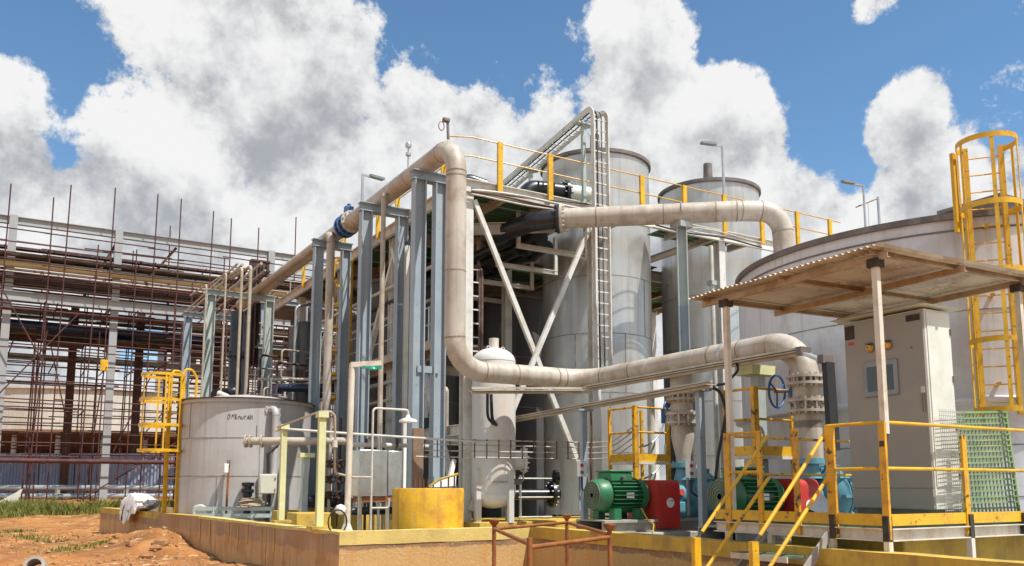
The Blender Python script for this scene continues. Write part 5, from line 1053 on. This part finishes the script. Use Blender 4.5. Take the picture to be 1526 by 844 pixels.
for z in (2.28, 2.42, 2.56, 2.68):
    part('wire_rail', MB().sweep(smooth_path([(3.2, 4.25 - z * .02, z), (7.6, 3.75, z), (8.0, 3.3, z + .02), (8.15, 2.7, z + .35)], .5), .016, 6), 'beige_thin', t)
for k in range(15): part('wire_tie', MB().bar((3.4 + k * .3, 4.18 - k * .034, 2.26), (3.4 + k * .3, 4.18 - k * .034, 2.7), .016, .03), 'rust_dark', t)
t = thing('black_pipe_stub', 'black flanged pipe stub at the foot of the first tall tank', 'pipe', (7.2, 5.5, .8)); pipe(t, [(6.4, 5.9, 1.42), (7.9, 5.5, 1.42)], .14, .2, 'black_pipe', 16, False); part('flange', MB().flange((7.7, 5.55, 1.42), (1, -.26, 0), .34, .08, 24, 12), 'black_pipe', t); part('blank', MB().cyl((7.75, 5.53, 1.85), (7.85, 5.5, 1.85), .2, 16), 'black_pipe', t)
t = thing('low_rail', 'thin grey rail post with cross pipe before the black pipe stub', 'railing', (6.6, 5.2, .8)); part('post', MB().bar((6.55, 5.25, .8), (6.55, 5.25, 1.9), .05, .05), 'galvanised', t)
for z in (.86, 1.35, 1.82): part('rail', MB().cyl((6.5, 5.25, z), (7.4, 5.1, z), .02, 8), 'galvanised', t)
t = thing('tank_nozzle_pipe', 'white vertical downcomer pipes with flared ends between the two tall tanks', 'pipe', (9.6, 3.2, .7)); pipe(t, [(9.7, 3.9, .7), (9.7, 3.9, 3.9)], .1, .1, 'insulation', 12, False); pipe(t, [(10.2, 3.7, .7), (10.2, 3.7, 4.1)], .14, .1, 'tank_grey', 12, False)
for z in (1.8, 2.6): part('tray_elbow', MB().sweep([(9.0 + .9 * math.sin(a), 3.6, z + .9 - .9 * math.cos(a)) for a in [k * .13 for k in range(13)]], .025, 6), 'galvanised', t)

# ------------------------------------------------------------------ shed platform with stairs
PXe, PYe = 3.81, -7.2; FZ = 1.17; RZ = 2.33
pf = thing('shed_platform', 'raised platform with yellow toe boards under the tin roof', 'platform', (PXe, PYe, .88))
part('grating', MB().box(PXe + .03, 7.4, PYe + .03, -4.5, FZ - .03, FZ), 'grating_green', pf)
for a, b in (((PXe, -4.5), (PXe, PYe)), ((PXe, PYe), (7.6, PYe))):
    part('edge_channel', MB().channel((*a, FZ - .1), (*b, FZ - .1), .07, .14, .012), 'post_white', pf); part('toe_board', MB().bar((*a, FZ + .065), (*b, FZ + .065), .010, .13), 'yellow_paint', pf)
for x, y in ((PXe, PYe), (PXe, -6.45), (PXe, -5.5), (PXe, -4.75), (5.35, PYe), (6.9, PYe), (6.9, -4.6)): part('leg', MB().bar((x, y, .40), (x, y, FZ - .17), .07, .07), 'post_white', pf)
for (x, y) in ((PXe, PYe), (PXe, -6.48), (5.35, PYe), (6.5, PYe)): part('weld_bracket', MB().box(x - .038, x + .038, y - .038, y + .038, FZ - .17, FZ + .11), 'charred', pf)
pg = thing('platform_guard_rail', 'yellow and charred guard rail round the shed platform', 'railing', (PXe, PYe, FZ))
for (x, y, w) in ((PXe, PYe, .085), (PXe, -6.48, .12), (PXe, -4.77, .10), (PXe, -5.35, .075), (PXe, -5.95, .075), (5.33, PYe, .09), (6.75, PYe, .09)): part('post', MB().bar((x, y, FZ - .15), (x, y, RZ - (.1 if x > 5 else 0)), w, .035, (1, 0, 0) if x < 5 else (0, 1, 0)), 'yellow_worn', pg)
for z in (RZ, RZ - .52):
    part('rail', MB().sweep(smooth_path([(PXe, -6.42, z), (PXe, PYe, z), (7.6, PYe, z)], .05), .021, 10), 'yellow_paint', pg); part('rail', MB().cyl((PXe, -4.72, z - .01), (PXe, -5.4, z - .01), .020, 10), 'yellow_worn', pg)
    part('rail', MB().cyl((PXe, -4.72, z - .03), (7.2, -4.6, z - .03), .020, 10), 'yellow_worn', pg)
sr = thing('access_stair', 'short steel stair with yellow handrails up to the shed platform', 'stairs', (3.2, -5.9, 0))
for y in (-5.47, -6.40):
    part('handrail', MB().cyl((3.84, y, 2.26), (2.6, y, 1.0), .024, 10), 'yellow_paint', sr); part('mid_rail', MB().cyl((3.84, y, 1.72), (2.42, y, .34), .024, 10), 'yellow_paint', sr)
    part('newel_post', MB().bar((2.56, y, -.2), (2.56, y, 1.0), .10, .06, (0, 1, 0)), 'yellow_paint', sr); part('rail_end', MB().cyl((2.66, y, 1.06), (2.54, y, .94), .027, 10), 'charred', sr)
    part('stringer', MB().bar((3.78, y - .03 * (1 if y < -6 else -1), 1.05), (2.5, y - .03 * (1 if y < -6 else -1), -.15), .025, .11), 'concrete', sr)
for x, z in ((3.28, .80), (2.98, .52), (2.72, .24)):
    tr = part('tread', MB().box(x - .16, x + .16, -6.36, -5.5, z - .02, z + .01), 'grating_green', sr)
    part('tread_frame', MB().bar((x - .17, -6.38, z - .03), (x - .17, -5.49, z - .03), .02, .07).bar((x + .17, -6.38, z - .03), (x + .17, -5.49, z - .03), .02, .07), 'post_white', tr)
rs = thing('tin_roof_shed', 'open shed with rusty corrugated tin roof on slim posts', 'shed', (PXe, PYe, FZ))
def roof_z(x, y): return 4.27 + .018 * (x - 3.75) + .012 * (-7.3 - y)
rx0, rx1, ry0, ry1 = 3.62, 6.98, -7.42, -4.28; W_ = .72
k = 0; y = ry0
while y < ry1 - .05:
    w = min(W_, ry1 - y); mb = MB(); n = int(w / .018 / 4) * 4
    for i in range(n + 1):
        yy = y + w * i / n; am = .016 * math.cos(2 * math.pi * (yy - ry0) / .085)
        for j in range(9): xx = rx0 + (rx1 - rx0) * j / 8 + (.03 * noise.noise(V(k * 2.2, 0, 0)) if j in (0, 8) else 0); mb.v.append(V(xx, yy, roof_z(xx, yy) + .055 + am + .008 * (k % 2) + .01 * noise.noise(V(xx, yy, 0))))
    for i in range(n):
        for j in range(8): a = i * 9 + j; mb.f.append((a, a + 9, a + 10, a + 1))
    part('roof_sheet', mb, 'roof_sheet', rs); y += W_ - .03; k += 1
for x in (3.86, 5.35, 6.8): part('rafter', MB().channel((x, ry0 + .04, roof_z(x, ry0) - .02), (x, ry1 - .04, roof_z(x, ry1) - .02), .05, .08, .01), 'roof_timber', rs)
for y in (-7.25, -5.9, -4.5): part('purlin', MB().channel((rx0 + .1, y, roof_z(rx0, y) + .02), (rx1 - .05, y, roof_z(rx1, y) + .02), .05, .07, .008), 'roof_timber', rs)
for x, y, zb in ((3.86, -7.2, 2.2), (3.86, -4.79, 1.3), (6.8, -7.2, 1.3), (6.8, -4.6, .5)):
    part('post', MB().bar((x, y, zb), (x, y, roof_z(x, y) - .1), .07, .07), 'post_white', rs); part('weld_joint', MB().box(x - .07, x + .07, y - .07, y + .07, roof_z(x, y) - .14, roof_z(x, y) - .04), 'charred', rs)
part('post_foot', MB().bar((3.82, -7.2, 2.05), (3.86, -7.2, 2.32), .075, .06), 'charred', rs)
# cabinet
cb = thing('control_cabinet', 'tall beige control cabinet with small window and amber lamps under the tin roof', 'cabinet', (5.2, -6.4, FZ))
c0, c1, d0, d1, zb, zt = 4.98, 5.50, -7.03, -5.86, 1.33, 3.80
part('body', MB().box(c0, c1, d0, d1, zb, zt), 'cabinet_cream', cb, bevel=.01); part('plinth', MB().box(c0 + .03, c1 - .02, d0 + .03, d1 - .03, FZ, zb - .004), 'rim_dark', cb)
dr = part('front_door', MB().box(c0 - .03, c0 - .002, d0 + .01, d1 - .01, zb + .26, zt - .02), 'cabinet_beige_shaded', cb, 'front door with roof shade in its grey beige colour and small window', bevel=.005); part('kick_panel', MB().box(c0 - .028, c0 - .002, d0 + .01, d1 - .01, zb + .01, zb + .25), 'cabinet_beige_shaded', cb, bevel=.004)
part('side_panel', MB().box(c0 + .03, c1 - .02, d0 - .012, d0 - .001, zb + .27, zt - .03), 'cabinet_cream', cb, bevel=.004)
wf = part('window_frame', MB().box(c0 - .055, c0 - .03, -6.65, -6.15, 2.76, 3.22), 'window_frame', cb, bevel=.008); part('pane', MB().box(c0 - .060, c0 - .054, -6.59, -6.21, 2.83, 3.15), 'glass_dark', wf)
for y in (-6.27, -6.53):
    l_ = part('indicator_lamp', MB().lathe([(.048, 0), (.05, .03), (.035, .06), (.01, .07)], (c0 - .03, y, 3.40), 14, (-1, 0, 0)), 'lamp_amber', cb); part('bezel', MB().lathe([(.055, 0), (.06, .012), (.05, .018)], (c0 - .03, y, 3.40), 14, (-1, 0, 0)), 'rim_dark', l_); part('lamp_hood', MB().box(c0 - .1, c0 - .03, y - .045, y + .045, 3.452, 3.465), 'rim_dark', l_)
part('vent', MB().box(c0 - .04, c0 - .029, -6.03, -5.89, 3.56, 3.74), 'charred', cb); part('vent', MB().box(c0 - .036, c0 - .029, -6.99, -6.8, 3.66, 3.74), 'charred', cb); part('red_tag', MB().box(c0 - .034, c0 - .029, -6.02, -5.93, 3.48, 3.52), 'label_red', cb)
part('door_handle', MB().box(c0 - .055, c0 - .029, -6.99, -6.965, 2.52, 2.75), 'rim_dark', cb); part('handle_base', MB().box(c0 - .04, c0 - .029, -7.0, -6.95, 2.75, 2.83), 'box_beige', cb); part('keyhole', MB().cyl((c0 - .035, -6.85, 3.33), (c0 - .029, -6.85, 3.33), .018, 8), 'rim_dark', cb)
part('rain_hood', MB().add([(c0 - .16, d0 - .12, zt + .03), (c1 + .14, d0 - .12, zt + .03), (c1 + .14, d1 + .12, zt + .03), (c0 - .16, d1 + .12, zt + .03), (c0 + .02, d0 + .1, zt + .1), (c1 - .05, d0 + .1, zt + .1), (c1 - .05, d1 - .1, zt + .1), (c0 + .02, d1 - .1, zt + .1)], [(3, 2, 1, 0), (0, 1, 5, 4), (1, 2, 6, 5), (2, 3, 7, 6), (3, 0, 4, 7), (4, 5, 6, 7)]), 'cabinet_cream', cb)
for s in range(4): part('hinge', MB().cyl((c1 - .03, d0 - .02, 1.7 + s * .6), (c1 - .03, d0 - .02, 1.78 + s * .6), .014, 8), 'rim_dark', cb)
# green mesh panel
gp_ = thing('mesh_panel', 'woven green mesh panel leaning beside the control cabinet', 'mesh panel', (6.3, -6.9, FZ))
mx0, mx1 = 5.56, 6.86; ly0 = -6.96
def mp(u, w): return V(mx0 + (mx1 - mx0) * u - .04 * w, ly0 + .06 * w, FZ + .02 + 1.34 * w + .07 * u * w)
vb = MB(); hb = MB()
for i in range(17): vb.bar(mp(i / 16, 0), mp(i / 16, 1), .022, .012, (0, 1, 0))
for j in range(20): hb.bar(mp(0, j / 19) + V(0, -.015, 0), mp(1, j / 19) + V(0, -.015, 0), .012, .020)
part('vertical_strands', vb, 'mesh_green', gp_, kind='stuff'); part('horizontal_strands', hb, 'mesh_green', gp_, kind='stuff')
for a, b in (((0, 0), (1, 0)), ((1, 0), (1, 1)), ((1, 1), (0, 1)), ((0, 1), (0, 0))): part('frame_bar', MB().bar(mp(*a), mp(*b), .035, .03, (0, 1, 0)), 'mesh_green', gp_)
fm = thing('wire_mesh_sheet', 'fine grey wire mesh sheet standing against the cabinet side', 'mesh sheet', (5.3, -7.1, FZ)); wb = MB()
for j in range(26): wb.cyl((5.05, -7.1, FZ + .1 + j * .05), (5.56, -7.08, FZ + .1 + j * .05), .004, 4)
for j in range(14): wb.cyl((5.06 + j * .038, -7.095, FZ + .08), (5.06 + j * .038, -7.095, FZ + 1.38), .003, 4)
part('wires', wb, 'galvanised', fm, kind='stuff')
pb = thing('plastic_bag', 'crumpled pale plastic sheet on the platform beside the cabinet', 'sheet', (4.6, -6.0, FZ)); mb = MB()
for i in range(9):
    for j in range(9):
        u, w = i / 8 - .5, j / 8 - .5; mb.v.append(V(4.55 + u * .5, -5.7 + w * .6, FZ + .01 + max(0, .34 * (1 - 2 * abs(w)) * (1 - 1.2 * abs(u)) + .07 * noise.noise(V(u * 6, w * 6, 3)))))
for i in range(8):
    for j in range(8): a = i * 9 + j; mb.f.append((a, a + 9, a + 10, a + 1))
part('film', mb, 'plastic_film', pb)
